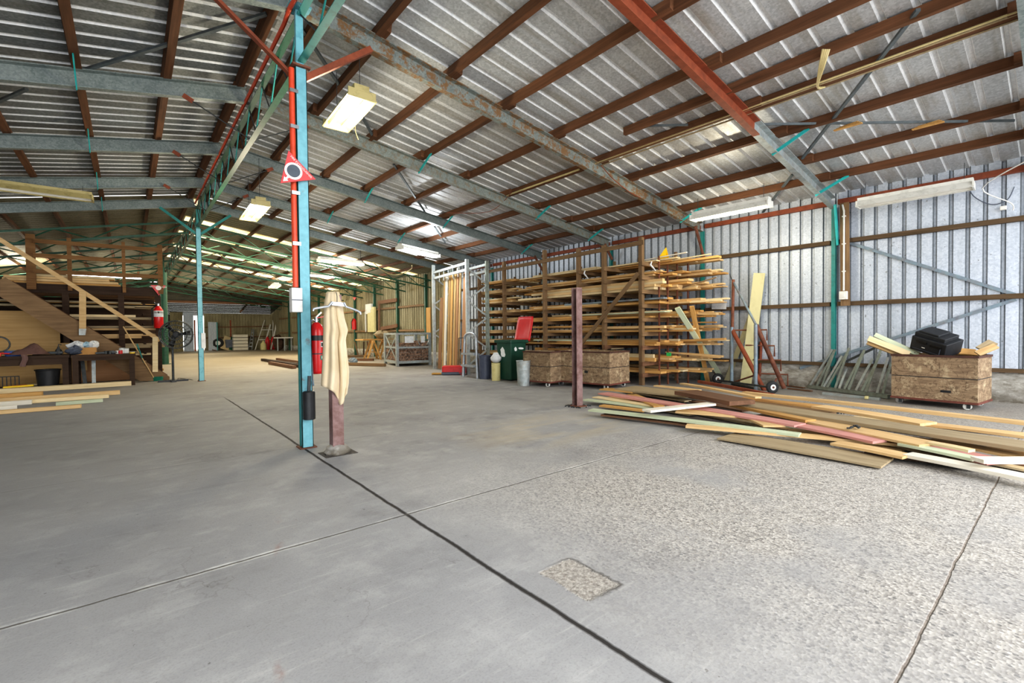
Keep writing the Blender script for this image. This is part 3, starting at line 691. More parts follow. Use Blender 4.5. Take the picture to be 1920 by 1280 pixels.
# ------------------------------------------------------------------ extinguisher on the blue post
EY = 5.09
c = atY(597, 652, EY); zb = atY(597, 700, EY).z; zt = atY(597, 604, EY).z; er = .077
t = T('fire_extinguisher', 'red extinguisher with black band hung on the blue post beside the towel', 'fire extinguisher', (c.x, EY, zb))
H = zt-zb; ex = c.x-.018
m = MB(); m.lathe([(er*.82, zb), (er*.97, zb+.012), (er, zb+.03), (er, zb+H*.80), (er*.93, zb+H*.87), (er*.72, zb+H*.94), (er*.42, zb+H*.985), (er*.3, zb+H)], (ex, EY, 0), 28); t.part('cylinder', m, RED, smooth=50)
m = MB(); m.lathe([(er+.0012, zb+H*.645), (er+.0012, zb+H*.745)], (ex, EY, 0), 28, cap=False); t.part('black_band', m, BLACKP, smooth=50)
def onrad(a0, a1, z0, z1, r, mat, nm, lab=None):
    m = MB(); n = 6
    m.grid([[V((ex+r*math.cos(a0+(a1-a0)*i/n), EY+r*math.sin(a0+(a1-a0)*i/n), z)) for i in range(n+1)] for z in (z0, z1)]); t.part(nm, m, mat, lab)
onrad(rad(-75), rad(-40), zb+H*.52, zb+H*.62, er+.0015, WHITEP, 'label', 'white pictogram label')
onrad(rad(-72), rad(-55), zb+H*.535, zb+H*.6, er+.0022, BLACKP, 'label', 'black pictogram mark')
onrad(rad(-80), rad(-46), zb+H*.27, zb+H*.36, er+.0015, TEALP, 'label', 'green label')
onrad(rad(-70), rad(-58), zb+H*.29, zb+H*.34, er+.0022, WHITEP, 'label', 'white mark on the green label')
m = MB(); m.cyl((ex, EY, zt-.01), (ex, EY, zt+.05), .02, n=12); m.cyl((ex-.04, EY, zt+.02), (ex+.02, EY, zt+.02), .012, n=10); t.part('valve', m, CHROME, smooth=40)
m = MB(); m.bar((ex-.005, EY-.01, zt+.05), (ex+.05, EY-.01, zt+.105), .022, .012); t.part('handle', m, CHROME)
m = MB(); m.bar((ex, EY-.01, zt+.045), (ex+.075, EY-.01, zt+.06), .022, .01); t.part('handle', m, RED, 'red lower squeeze lever')
m = MB(); m.tube([(ex-.04, EY-.005, zt+.02), (ex-.062, EY-.03, zt+.01), (ex-.082, EY-.06, zt-.08), (ex-.088, EY-.09, zt-.22), (ex-.088, EY-.12, zb+.1), (ex-.092, EY-.15, zb-.04), (ex-.1, EY-.2, zb-.10)], .011, 10); t.part('hose', m, BLUEST, smooth=60)
hp = atY(579.5, 758, 4.86); ht = atY(580, 733, 4.86).z; hb = atY(580, 786, 4.86).z
m = MB(); m.cyl((hp.x, 4.86, ht), (hp.x+.012, 4.88, ht+.15), .016, n=12); t.part('nozzle_neck', m, DKSTEEL, smooth=40)
m = MB(); m.lathe([(.05, hb), (.058, hb+.005), (.058, ht-.01), (.048, ht)], (hp.x, 4.86, 0), 24); t.part('discharge_horn', m, BLACKP, 'black discharge horn', smooth=40)
m = MB(); m.box((1.374+.07, EY, zb+H*.55), (.06, .03, .10)); m.lathe([(er+.003, zb+H*.38), (er+.003, zb+H*.40)], (ex, EY, 0), 24, cap=False); t.part('bracket', m, DKSTEEL)
# stub post with towel and hanger
sx, sy = 1.525, 4.52
zt_ = hz((sx, sy), 553)
t = T('stub_post', 'brown steel stub post in a concrete lump, draped with the cream towel', 'post', (sx, sy, 0))
m = MB(); m.box((sx, sy, zt_/2), (.105, .10, zt_)); t.part('shaft', m, MAUVE)
m = MB(); rr = random.Random(3); n = 18; prof = [(.105, 0), (.115, .02), (.10, .045), (.085, .075), (.055, .09)]
vs = []
for r_, z_ in prof:
    for k in range(n): q = r_*(1+.28*(rr.random()-.5)); vs.append((sx+q*math.cos(2*PI*k/n)*1.0, sy+q*math.sin(2*PI*k/n), z_))
m.v = vs; m.f = [(i*n+k, i*n+(k+1) % n, (i+1)*n+(k+1) % n, (i+1)*n+k) for i in range(4) for k in range(n)] + [tuple(range(4*n, 5*n))]
t.part('concrete_footing', m, CONC, smooth=60)
m = MB(); m.box((sx+.01, sy, .002), (.30, .25, .004)); struct('trim_2', m, paint('dark_floor_pocket', '4c4844', '6a6660', .9, 20))
TOWM = NT('cream_towelling'); _v = TOWM.coord((1, 1, 1)); _n = TOWM.noise(_v, 160, 2)
TOWM.bump(_n, .35, .004); TOWM = TOWM.fin(TOWM.mix(TOWM.ramp(TOWM.noise(_v, 4, 3), .3, .7), h('dacbb1'), h('c9b897')), .95, 0, .1)
rows = []; NU, NV = 34, 40; yF = sy-.062
edgeL = [(0, 613), (.12, 609), (.35, 607.5), (.6, 606.5), (.8, 605), (1, 603.5)]
edgeR = [(0, 635), (.12, 641), (.25, 645), (.37, 652), (.40, 651), (.46, 648), (.6, 651), (.78, 655), (.9, 654), (1, 651)]
def lerpt(tb, u):
    for (a, x), (b, y) in zip(tb, tb[1:]):
        if u <= b: return x+(y-x)*(u-a)/(b-a)
    return tb[-1][1]
bot = [(0, 723), (.15, 726), (.35, 731), (.5, 737), (.62, 748), (.74, 760), (.84, 755), (.93, 742), (1, 738)]
for j in range(NV+1):
    v = j/NV; row = []
    for i in range(NU+1):
        u = i/NU; yb = lerpt(bot, u); py = 548 + (yb-548)*v
        px = lerpt(edgeL, v) + (lerpt(edgeR, v)-lerpt(edgeL, v))*u
        amp = .006+.03*min(1, v*1.5)
        fold = amp*(math.sin(u*9.5+.6+v*.8)*.8 + .5*math.sin(u*19+2+v*1.5)) - .02*math.exp(-((u-.62-.05*v)/.07)**2)*min(1, v*2)*(-1.6)
        e = .04*((2*u-1)**4)
        y = yF - .035*min(1, v*4) + fold + e
        row.append(atY(px, py, y))
    rows.append(row)
m = MB(); m.grid(rows)
top = rows[0]; back = []
for j in range(1, 5): back.append([V((p.x+.018*j, p.y+.05*j, p.z + .018*math.sin(PI*j/4.) )) for p in top])
for j in range(1, 12): back.append([V((p.x*.9+.1*top[NU//2].x+.075, p.y+.2+.012*math.sin(i*.6), p.z-.05*j)) for i, p in enumerate(top)])
m2 = [top]+back; m.grid(m2)
tw = one('towel', m, TOWM, 'cream towel draped over the brown stub post', 'towel', (sx, sy, 0), smooth=180)
sm = tw.modifiers.new('thick', 'SOLIDIFY'); sm.thickness = .008
hy = yF-.085
t = T('coat_hanger', 'pale blue-white coat hanger hooked over the towel on the stub post', 'hanger', atY(633, 580, hy))
H_ = lambda px, py, dy=0: atY(px, py, hy+dy)
m = MB(); m.tube([H_(587, 583), H_(588, 579), H_(592, 578), H_(604, 576), H_(616, 574), H_(623, 566)], .0105, 8); t.part('arm', m, ALU, smooth=50)
m = MB(); m.tube([H_(645, 567), H_(649, 575), H_(660, 578.5), H_(671, 583), H_(676, 586), H_(676, 589.5)], .0105, 8); t.part('arm', m, ALU, smooth=50)
m = MB(); m.prism([H_(622, 572), H_(623.5, 565.5), H_(644, 567), H_(647, 574.5)], (0, .012, 0)); m.v = m.v; t.part('center_plate', m, ALU)
m = MB(); m.tube([H_(632, 567, .006), H_(632, 556, .006), H_(631, 550, .02), H_(630, 547.5, .05), H_(630, 547.5, .10)], .0035, 6); t.part('hook', m, DKSTEEL, smooth=50)
# the freestanding rust post
t = T('rust_post', 'freestanding mauve rusted channel post between the rack and the board pile', 'post', (5.307, 4.86, 0))
zt = hz((5.307, 4.83), 539); d1 = V((RT.x, RT.y, 0)).normalized(); d2 = V((FW.x, FW.y, 0)).normalized()
c = V((5.307, 4.86, 0)); fw = .115
m = MB(); P = [(-.062, 0), (.062, 0), (.062, .105), (-.062, .105), (-.062, .093), (.050, .093), (.050, .012), (-.062, .012)]
ax = (V((1, 0, 0)), V((0, 1, 0)))
m.prism([c+ax[0]*a+ax[1]*(b-.05) for a, b in P], (0, 0, zt)); t.part('channel', m, MAUVE)
m = MB(); m.box((c.x, c.y, .008), (.2, .2, .016), (ax[0], ax[1], V((0, 0, 1)))); t.part('base_plate', m, RUSTY)
m = MB()
for k in range(60):
    a = rr.random()*2*PI; d = .08+.12*rr.random(); q = .008+.012*rr.random(); p = c+V((d*math.cos(a), d*math.sin(a), q*.5)); m.box(p, (q, q, q))
one('post_debris', m, DKSTEEL, 'dark crumbs of dirt around the foot of the rust post', 'dirt', c)['kind'] = 'stuff'
# ------------------------------------------------------------------ timber rack
XF, XK = 8.36, 9.72
def yat(px, X): return atX(px, 600, X).y
PXS = [1203, 1134, 1087, 1024, 949, 903]
PY = [yat(p, XF) for p in PXS]; PTOP = [445, 460, 466, 469, 491, 507]
PXW = [wx(0)*0+XF - .012*(y-5.8) for y in PY]
LEV = [.26, .50, .84, 1.13, 1.43, 1.72, 2.02, 2.31, 2.60]
rk = T('timber_rack', 'tall weathered timber rack with nine levels of sawn boards', 'rack', (XF, PY[0], 0))
ZT = [hz((PXW[k], PY[k]), PTOP[k]) for k in range(6)]
for k in range(6):
    x, y = PXW[k], PY[k]; zt = ZT[k]
    stick('upright', V((x, y, 0)), V((x, y, zt)), .085, .09, GREYW, V((1, 0, 0)), rk.e, base=rk.loc)
    stick('upright', V((XK, y+.02, 0)), V((XK, y+.02, 2.95)), .05, .06, GREYW, V((1, 0, 0)), rk.e, base=rk.loc)
    for z in LEV:
        stick('bearer', V((x-.10, y-.066, z-.045)), V((XK+.1, y-.066, z-.045)), .045, .085, GREYW if z > 1 else BROWNW, V((0, 0, 1)), rk.e, base=rk.loc)
stick('top_rail', V((PXW[0]-.055, PY[0]-.1, ZT[0]-.12)), V((PXW[-1]-.055, PY[-1]+.1, ZT[-1]-.10)), .09, .03, GREYW, V((1, 0, 0)), rk.e, base=rk.loc)
stick('brace', V((PXW[0]-.075, PY[0]+.03, 2.36)), V((PXW[2]-.06, PY[2]+.35, .42)), .085, .03, GREYW, V((1, 0, 0)), rk.e, base=rk.loc)
for k, (px, X) in enumerate(((1236, 8.67), (1252, 8.925), (1270, 9.18), (1290, 9.435))):
    y = yat(px, X)
    stick('steel_rod', V((X, y, 0)), V((X, y, 2.72)), .028, .028, RUSTY, V((1, 0, 0)), rk.e, base=rk.loc)['label'] = 'thin rusty upright rod'
RB = random.Random(11); cols = [(PINE, 'pine'), (PINE_ORANGE, 'orange pine'), (PINE_PALE, 'pale pine'), (PINE, 'pine'), (PINE_ORANGE, 'orange pine')]
ROWN = ['front edge', 'second row in', 'third row in', 'fourth row in', 'back row']
LAYN = ['bottom layer', 'second layer', 'third layer', 'top layer']
for li, z in enumerate(LEV):
    nrow = 5
    for r in range(nrow):
        x = XF+.18+r*.255; nl = [2, 3, 3, 4, 4, 3, 4, 3, 2][li]
        if li == 0 and r == 0: nl = 1
        zz = z
        for l in range(nl):
            w = RB.choice([.09, .14, .19, .22]); w = min(w, .235); th = RB.choice([.022, .035, .035, .045])
            if li == 6 and r < 3: th = .05
            ye = PY[0]-.12 - (r*.22 + RB.uniform(-.15, .28)); ye = max(ye, 4.25)
            if r == 0: ye = PY[0]-.10-RB.uniform(.05, .35)
            L = RB.choice([2.2, 2.9, 3.4, 4.0, 4.3]) if l else 4.3
            if r == 0 and l and RB.random() < .3: ye = PY[1]+.3; L = 2.2
            ang = RB.uniform(-.01, .01); m_, nm = RB.choice(cols)
            if li == 5 and r == 0 and l == nl-1: m_, nm, w, ye, L = BLUEST, 'grey-blue', .14, PY[0]-.45, 2.8
            if li == 4 and r == 0 and l == nl-1: m_, nm, ye, L = PRIMED, 'pale green', PY[0]-.5, 2.6
            if li == 2 and r == 0 and l == nl-1: m_, nm = PRIMED, 'pale green'
            if li == 1 and r == 0: th, w = .075, .06
            a = V((x, ye, zz+th/2)); b = V((x-.012*L+ang*L, ye+L, zz+th/2))
            o = stick('rack_board', a, b, w, th, m_, bow=RB.uniform(-.004, .0), seg=3)
            tag(o, f'{nm} board, {ORD[li]} rack level from the floor, {LAYN[l]}, {ROWN[r]}', 'board', f'boards on the {ORD[li]} rack level')
            zz += th+.003
    for r in range(3):                           # shorter lengths filling the far half
        zz = z
        for l in range(2 if li % 2 else 3):
            m_, nm = RB.choice(cols); th = RB.choice([.025, .035, .045]); ye = 9.95+RB.uniform(0, .35); L = PY[5]+.25-ye-RB.uniform(0, .4); x = XF+.18+r*.4
            tag(stick('rack_board', (x, ye, zz+th/2), (x-.012*L, ye+L, zz+th/2), .22, th, m_), f'{nm} board in the far half, {ORD[li]} rack level up, {LAYN[l]}, {ROWN[r]}', 'board', f'far boards on the {ORD[li]} rack level'); zz += th+.003
# board ends sticking out to the teal post
for (px0, py0, px1, py1, X, w, th, m_, lab) in (
    (1150, 507, 1349, 481, 8.9, .16, .045, PINE_ORANGE, 'long orange board on top of the rack reaching past the teal wall post'),
    (1206, 497, 1333, 476, 8.8, .04, .02, PINE_PALE, 'thin white batten lying highest on the rack top'),
    (1200, 489, 1288, 473, 8.7, .04, .02, WHITE_T, 'short thin pale batten beside the yellow pennant on the rack'),
    (1250, 547, 1343, 520, 9.2, .03, .02, GREYW, 'thin grey batten poking out under the top rack level'),
    (1230, 545, 1336, 535, 9.3, .03, .03, PINE, 'thin pine batten poking out at the third level from the top'),
    (1240, 570, 1353, 563, 9.0, .09, .03, PINE_PALE, 'pine board poking out beside the white wall notice'),
    (1250, 588, 1345, 588, 9.3, .12, .05, PINE, 'pine board poking out just below the white wall notice'),
    (1255, 605, 1343, 604, 9.3, .06, .03, PINE_ORANGE, 'orange batten poking out below the white wall notice'),
    (1245, 640, 1360, 635, 9.2, .10, .04, PINE_ORANGE, 'orange board poking out lowest past the pale green leaning board'),
    (1250, 660, 1355, 668, 9.2, .10, .04, PINE, 'pine board poking out near the foot of the rack')):
    tag(stick('rack_board', atX(px1, py1, X), atX(px0, py0, X), w, th, m_), lab, 'board', None)
pz = atX(1247, 478, 8.75)
t = T('yellow_pennant', 'bright yellow folded plastic pennant on top of the timber rack', 'pennant', pz)
A, B, D, E2 = atX(1232, 486, 8.75), atX(1249, 486, 8.8), atX(1249, 463, 8.75), atX(1236, 472, 8.85)
t.part('front_fold', MB().prism([A, B, D], (.02, .01, 0)), YELLOWP); t.part('rear_fold', MB().prism([A+V((.1, 0, 0)), B+V((.1, -.05, -.1)), D], (.02, .01, 0)), YELLOWP)
t = one('paint_mark', MB().box(atX(1254, 664, XF+.143), (.012, .10, .07)), paint('green_tag', '2fae5a'), 'small green tag on the board ends low in the rack', 'tag', atX(1254, 664, XF+.143))
for px, py, pxx in ((1097, 507, .0), (1222, 490, .1)):
    p = atX(px, py, XF-.08); m = MB(); m.tube([p, p+V((0, .03, -.07)), p+V((0, -.03, -.13)), p+V((0, -.09, -.2))], [.012, .02, .018, .008], 7)
    one('tied_rag', m, PAPER, 'pale rag tied to the ' + ('third rack upright' if px < 1150 else 'front rack corner above the boards'), 'rag', p, smooth=60)
# leaning timbers at the rack end
def lean(px0, py0, z0, px1, py1, dx, w, th, mat, lab, up=None, name='leaning_board', X1=None):
    a = fl(px0, py0, z0); b = atX(px1, py1, X1 if X1 else a.x+dx)
    return tag(stick(name, a+V((0, 0, .01)), b, w, th, mat, up or V((-1, -.3, 0))), lab, 'board')
lean(1356, 714, 0, 1270, 577, 0, .10, .05, PRIMED, 'pale green timber leaning against the rack end', X1=8.55)
lean(1327, 716, 0, 1297, 574, 0, .09, .04, PINE_ORANGE, 'orange pine board leaning against the rack end behind the green one', X1=8.9)
lean(1398, 722, 0, 1424, 512, 0, .21, .045, paint('yellow_primed_board', 'cdc79c', 'c0b98c', .7, 5), 'wide yellow-green board leaning against the zinc wall', X1=10.05)
lean(1362, 716, 0, 1420, 560, 0, .10, .035, paint('yellow_primed_batten', 'bdb692', 'aca582', .7, 5), 'narrower yellow-grey board leaning behind the wheeled rack', X1=10.08)
tag(stick('wall_notice', atW(1335, 571, .12), atW(1362, 571, .12), .20, .015, PAPER, V((1, 0, 0))), 'small crooked white faded notice fixed to the wall beside the rack', 'notice')
# ------------------------------------------------------------------ crates on castors
def crate(loc, rz, L, Wd, H, lab, z0=.11, rim=RIMM):
    t = T('wheeled_crate', lab, 'crate', loc, None, rz); th = .025; hm = z0+(H-z0)*.5
    m = MB()
    for za, zb_, nm in ((z0, hm-.006, 'lower_boards'), (hm+.006, H, 'upper_boards')):
        m = MB()
        for s in (-1, 1):
            m.box((0, s*(Wd/2-th/2), (za+zb_)/2), (L, th, zb_-za)); m.box((s*(L/2-th/2), 0, (za+zb_)/2), (th, Wd-2*th, zb_-za))
        t.part(nm, m, CRATE)
    m = MB()
    for s in (-1, 1): m.box((0, s*(Wd/2-th/2), hm), (L-.004, th*.9, .016)); m.box((s*(L/2-th/2), 0, hm), (th*.8, Wd-2*th, .014))
    t.part('seam', m, BLACKP)
    m = MB(); m.box((0, 0, z0-.012), (L+.02, Wd+.02, .03)); t.part('base_frame', m, BASEM)
    m = MB()
    for s in (-1, 1): m.box((0, s*(Wd/2), H-.012), (L+.02, .022, .03)); m.box((s*(L/2), 0, H-.012), (.022, Wd, .03))
    t.part('rim', m, rim)
    for sx_ in (-1, 1):
        for sy_ in (-1, 1):
            c = V((sx_*(L/2-.10), sy_*(Wd/2-.06), 0))
            m = MB(); m.box(c+V((0, 0, z0-.032)), (.07, .06, .012)); m.box(c+V((.0, .022, .055)), (.04, .005, .07)); m.box(c+V((0, -.022, .055)), (.04, .005, .07))
            f = t.part('castor', m, DKSTEEL); m = MB(); m.cyl(c+V((.015, -.018, .046)), c+V((.015, .018, .046)), .046, n=16); t.part('wheel', m, WHITEP if sx_ < 0 else CHROME, under=f, smooth=40)
    return t
g = lambda px, py: fl(px, py)
def cplace(pa, pb, depth, H, lab, along=None, **k):          # near bottom edge from pa to pb
    a, b = fl(*pa), fl(*pb); d = b-a
    if along is not None: d = along.normalized()*d.length; b = a+d
    d = b-a; rz = math.atan2(d.y, d.x); n = V((-d.y, d.x, 0)).normalized()
    if n.dot(V((FW.x, FW.y, 0))) < 0: n = -n
    c = (a+b)/2 + n*depth/2
    return crate(c, rz, d.length, depth, H, lab, **k), c, rz, d.length
h1 = hz(fl(1136, 732), 660)
cr2, c2, rz2, L2 = cplace((1143, 731), (1042, 722), .78, h1, 'larger scuffed plywood crate on castors behind the rust post')
cr1, c1, rz1, L1 = cplace((1032, 726), (993, 720), .60, h1*.99, 'smaller plywood crate on castors beside the galvanised bin', along=fl(1042, 722)-fl(1143, 731))
cr3, c3, rz3, L3 = cplace((1833, 771), (1671, 755), .70, hz(fl(1833, 771), 668), 'scuffed brown crate on castors holding the printer by the wall')
m = MB(); q = fl(1060, 722); 
for k in range(9): p = fl(1100+8*k, 655+R.uniform(-3, 3), h1-.02)
z = h1-.01
for k, (px, py, a_, L, w, th, mt, lab) in enumerate(((1115, 652, .4, .16, .12, .1, PINE_PALE, 'pale pine offcut block sitting highest in the larger plywood crate'), (1140, 654, 1.0, .35, .05, .03, GREYW, 'grey twig-like offcut on the larger plywood crate'), (1158, 656, -.5, .3, .06, .03, GREY_TAN, 'tan offcut beside the crate corner'), (1075, 655, .1, .4, .1, .03, BROWNW, 'brown board offcut lying on the larger crate behind the rust post'), (1050, 655, .3, .3, .2, .02, GREYW, 'flat grey lid board on the larger crate'))):
    p = fl(px, py, z); d = V((math.cos(a_), math.sin(a_), .02)); tag(stick('wood_offcut', p-d*L/2+V((.3, .25, .02)), p+d*L/2+V((.3, .25, .02)), w, th, mt), lab, 'offcut')
# fill inside crates
for t_, c_, rz_, L_, D_, zz in ((cr2, c2, rz2, L2, .78, h1-.05), (cr1, c1, rz1, L1, .62, h1-.04), (cr3, c3, rz3, L3, .70, .5)):
    m = MB(); n = 10; u = V((math.cos(rz_), math.sin(rz_), 0)); w_ = V((-u.y, u.x, 0))
    m.grid([[c_+u*(L_-.07)*(i/n-.5)+w_*(D_-.07)*(j/n-.5)+V((0, 0, zz+.03*R.random())) for i in range(n+1)] for j in range(n+1)])
    one('sawdust', m, GREY_TAN, 'heap of dusty wood scraps filling the ' + ('larger plywood crate' if t_ is cr2 else 'smaller plywood crate' if t_ is cr1 else 'printer crate'), 'scrap wood', c_)['kind'] = 'stuff'
m = MB(); m.cyl(V((0, -.26-.0, .21)), V((0, -.262, .21)), .001); 
# dark handhold slot of the printer crate
u = V((math.cos(rz3), math.sin(rz3), 0)); 
m = MB(); s3 = -1
m.box((0, 0, 0), (.09, .004, .028)); 
o = cr3.part('handhold', MB().box((.15 if u.x < 0 else -.15, (-.352 if V((-u.y, u.x, 0)).dot(FW) > 0 else .352), .24), (.11, .005, .032)), BLACKP)
o = cr2.part('handhold', MB().box((.12 if V((math.cos(rz2), math.sin(rz2), 0)).y < 0 else -.12, (-.392 if V((-math.sin(rz2), math.cos(rz2), 0)).dot(FW) > 0 else .392), .33), (.08, .005, .05)), BLACKP)
# printer lying in the crate
pc = c3+V((-.05, .12, .0)); 
pl = fl(1760, 640, 0); tp = atX(1755, 645, c3.x)
t = T('printer', 'black office printer dumped tilted in the brown crate', 'printer', tp, None, 0)
t.rz = 1; u = (fl(1800, 771)-fl(1690, 757)).normalized(); n = V((-u.y, u.x, 0)); n = n if n.dot(FW) > 0 else -n; 
ax_u = (u*.90 - V((0, 0, .30))).normalized(); ax_n = (n*.95 - V((0, 0, -.25))).normalized(); ax_w = ax_u.cross(ax_n); ax_w = ax_w if ax_w.z > 0 else -ax_w; ax_n = ax_w.cross(ax_u); ax_n = ax_n if ax_n.dot(FW) > 0 else -ax_n
AX = (ax_u, ax_n, ax_w)
def pb(c, d, nm, mt, lab=None, bv=.008): m = MB(); m.box(ax_u*c[0]+ax_n*c[1]+ax_w*c[2], d, AX); return t.part(nm, m, mt, lab, bevel=bv)
pb((0, .0, .0), (.46, .36, .22), 'body', BLACKP); pb((-.03, .02, .135), (.40, .30, .06), 'scanner_lid', BLACKP); pb((-.06, .02, .175), (.26, .26, .03), 'document_feeder', BLACKP)
pb((-.09, -.176, .055), (.15, .03, .05), 'paper_slot', paint('deep_black', '08080a')); pb((.10, -.176, .045), (.15, .03, .045), 'paper_slot', paint('deep_black2', '08080a'))
pb((-.05, -.183, -.03), (.045, .006, .012), 'badge', WHITEP); pb((.165, -.184, -.02), (.012, .006, .17), 'side_trim', SLATE); pb((.0, -.184, -.07), (.40, .006, .003), 'tray_seam', SLATE)
m = MB(); s_ = tp+V((0, 0, 0)); 
cbl = [tp-u*.20+V((0, 0, .07)), tp-u*.27+V((0, 0, .03)), tp-u*.29+V((0, 0, -.05)), tp-u*.27+V((0, 0, -.12)), tp-u*.22-n*.1+V((0, 0, -.13))]
one('power_cable', MB().tube(cbl, .006, 6), CABLE_B, 'black power cable looping beside the dumped printer', 'cable', tp, smooth=60)
for k, (a, b, w, th, mt, lab) in enumerate((((1628, 634), (1705, 664), .09, .02, PINE_PALE, 'pale board end sticking out highest from the printer crate'), ((1627, 640), (1700, 668), .10, .03, PINE, 'pine board sticking out of the printer crate beside the wall struts'), ((1640, 627), (1722, 664), .07, .02, PRIMED, 'greenish batten sticking out of the printer crate next to the printer'), ((1652, 640), (1715, 666), .10, .02, WHITE_T, 'white board resting on the printer crate rim'))):
    tag(stick('scrap_board', atX(a[0], a[1], c3.x-.25+.06*k), atX(b[0], b[1], c3.x-.1+.06*k), w, th, mt, V((-1, 0, .6))), lab, 'board', 'boards in the printer crate')
for k, (a, b, w, th, mt, lab) in enumerate((((1832, 663), (1868, 648), .09, .02, PINE, 'pine board end rising at the wall-side corner of the printer crate'), ((1838, 655), (1862, 641), .12, .02, GREY_TAN, 'tan board end rising behind the pine one in the printer crate'), ((1795, 658), (1830, 661), .10, .03, PINE_ORANGE, 'short yellow offcut beside the printer in the crate'))):
    tag(stick('scrap_board', atX(a[0], a[1], c3.x-.05+.08*k), atX(b[0], b[1], c3.x+.1+.08*k), w, th, mt, V((-1, 0, .6))), lab, 'board', 'boards in the printer crate')
# ------------------------------------------------------------------ bins beside the rack
b0 = fl(945, 716); b1 = fl(980, 721); bc = fl(963, 714)+V((.12, .22, 0)); hb = hz(fl(963, 718), 632)
ang = rad(-85)
t = T('wheelie_bin', 'dark green wheeled bin with its red lid thrown open', 'bin', bc, None, ang); W1, W2, D1, D2 = .40, .50, .42, .52
m = MB(); zs = [(0.02, W1, D1), (hb*.9, W2, D2)]
vs = [(sx_*w/2, sy_*d/2, z) for z, w, d in zs for sx_, sy_ in ((-1, -1), (1, -1), (1, 1), (-1, 1))]
m.add(vs, [(0, 1, 5, 4), (1, 2, 6, 5), (2, 3, 7, 6), (3, 0, 4, 7), (3, 2, 1, 0)]); t.part('body', m, BINGREEN, bevel=.02)
m = MB()
for sx_, sy_, dx, dy in ((0, -1, W2+.08, .05), (0, 1, W2+.08, .05), (-1, 0, .05, D2+.08), (1, 0, .05, D2+.08)): m.box((sx_*(W2/2+.01), sy_*(D2/2+.01), hb*.9), (dx, dy, .07))
t.part('rim', m, BINGREEN, bevel=.01)
m = MB(); m.cyl((-.2, D2/2+.08, hb*.88), (.2, D2/2+.08, hb*.88), .018, n=12); t.part('handle', m, BINGREEN)
m = MB(); m.tube([(-.24, D2/2-.02, hb*.86), (-.24, D2/2+.08, hb*.88)], .02); m.tube([(.24, D2/2-.02, hb*.86), (.24, D2/2+.08, hb*.88)], .02); t.part('handle_bracket', m, BINGREEN)
for s in (-1, 1):
    m = MB(); m.cyl((s*.19, D1/2+.03, .09), (s*.23, D1/2+.03, .09), .09, n=20); t.part('wheel', m, RUBBER, smooth=40)
lidh = .62; m = MB(); la = rad(14); n = 8; P = []
for j in range(n+1):
    v = j/n; row = []
    wv = W2*(1.04 if v < .85 else 1.04-.5*(v-.85))
    for i in range(9):
        u_ = i/8-.5; bul = .035*math.cos(u_*PI)*math.sin(PI*min(1, v*1.05)) - (.012 if abs(u_) > .12 and abs(u_) < .17 else 0)
        row.append(V((u_*wv, D2/2+.10+v*lidh*math.sin(la)-bul*-1, hb*.90+v*lidh*math.cos(la))))
    P.append(row)
m.grid(P); o = t.part('lid', m, BINRED, 'open red lid', smooth=60); md = o.modifiers.new('thick', 'SOLIDIFY'); md.thickness = .022
def bsheet(u0, u1, z0, z1, face, mt, nm):
    zf = lambda z: (z-.02)/(hb*.9-.02); m = MB(); rr2 = random.Random(int(u0*99)+int(z0*77)); pts = []
    k = 12
    for i in range(k):
        a = 2*PI*i/k; q = .75+.5*rr2.random(); uu = (u0+u1)/2+(u1-u0)/2*math.cos(a)*q; zz = (z0+z1)/2+(z1-z0)/2*math.sin(a)*q
        d = D1+(D2-D1)*zf(zz); w = W1+(W2-W1)*zf(zz)
        pts.append(V((uu, -d/2-.004, zz)) if face == 0 else V((w/2*(-1 if face == 1 else 1)+(-.004 if face == 1 else .004), uu, zz)))
    n0 = (pts[1]-pts[0]).cross(pts[2]-pts[0]); m.v = [tuple(p) for p in pts]; m.f = [tuple(range(k))]; t.part(nm, m, mt)
for f_, (a, b, c_, d) in ((0, (-.12, .05, hb*.55, hb*.76)), (2, (-.14, -.05, hb*.68, hb*.77)), (2, (.0, .16, hb*.71, hb*.76))): bsheet(a, b, c_, d, f_, STICK, 'torn_sticker')
def tub(px, py, pyt, rpx, mat, lab, cat, name, ribs=0, taper=.85, rimmat=None, handle=None):
    b = fl(px, py); r = (fl(px+rpx, py)-fl(px-rpx, py)).length/2; ht = hz(b, pyt); c = b+V((FW.x, FW.y, 0)).normalized()*r
    t = T(name, lab, cat, c)
    m = MB(); n = 48; prof = [(.0, .012), (r*taper, .0), (r*.98, ht), (r*.92, ht), (r*taper*.95, .03), (0, .03)]; vs = []
    for r_, z_ in prof:
        for k in range(n):
            q = r_*(1+(.03*math.cos(k*2*PI/n*ribs) if ribs and r_ > 0 else 0)); vs.append((c.x+q*math.cos(2*PI*k/n), c.y+q*math.sin(2*PI*k/n), z_))
    m.v = vs; m.f = [(i*n+k, i*n+(k+1) % n, (i+1)*n+(k+1) % n, (i+1)*n+k) for i in range(5) for k in range(n)]
    t.part('body', m, mat, smooth=50)
    m = MB(); m.tube([(c.x+r*.99*math.cos(2*PI*k/24), c.y+r*.99*math.sin(2*PI*k/24), ht) for k in range(24)], r*.06, 8, True); t.part('rim', m, rimmat or mat, smooth=60)
    return t, c, r, ht
tub(909, 711, 667, 12, DKBLUE, 'ribbed slate-blue rubbish tub between the stepladder and cream drum', 'tub', 'rubbish_tub', 16, .88)
tt, dc, dr, dh = tub(930, 714, 681, 8.5, CREAMP, 'cream plastic drum standing beside the green wheeled bin', 'drum', 'plastic_drum', 0, .95)
tt.part('band', MB().tube([(dc.x+dr*1.0*math.cos(2*PI*k/24), dc.y+dr*1.0*math.sin(2*PI*k/24), dh*.86) for k in range(24)], dr*.05, 6, True), CREAMP)
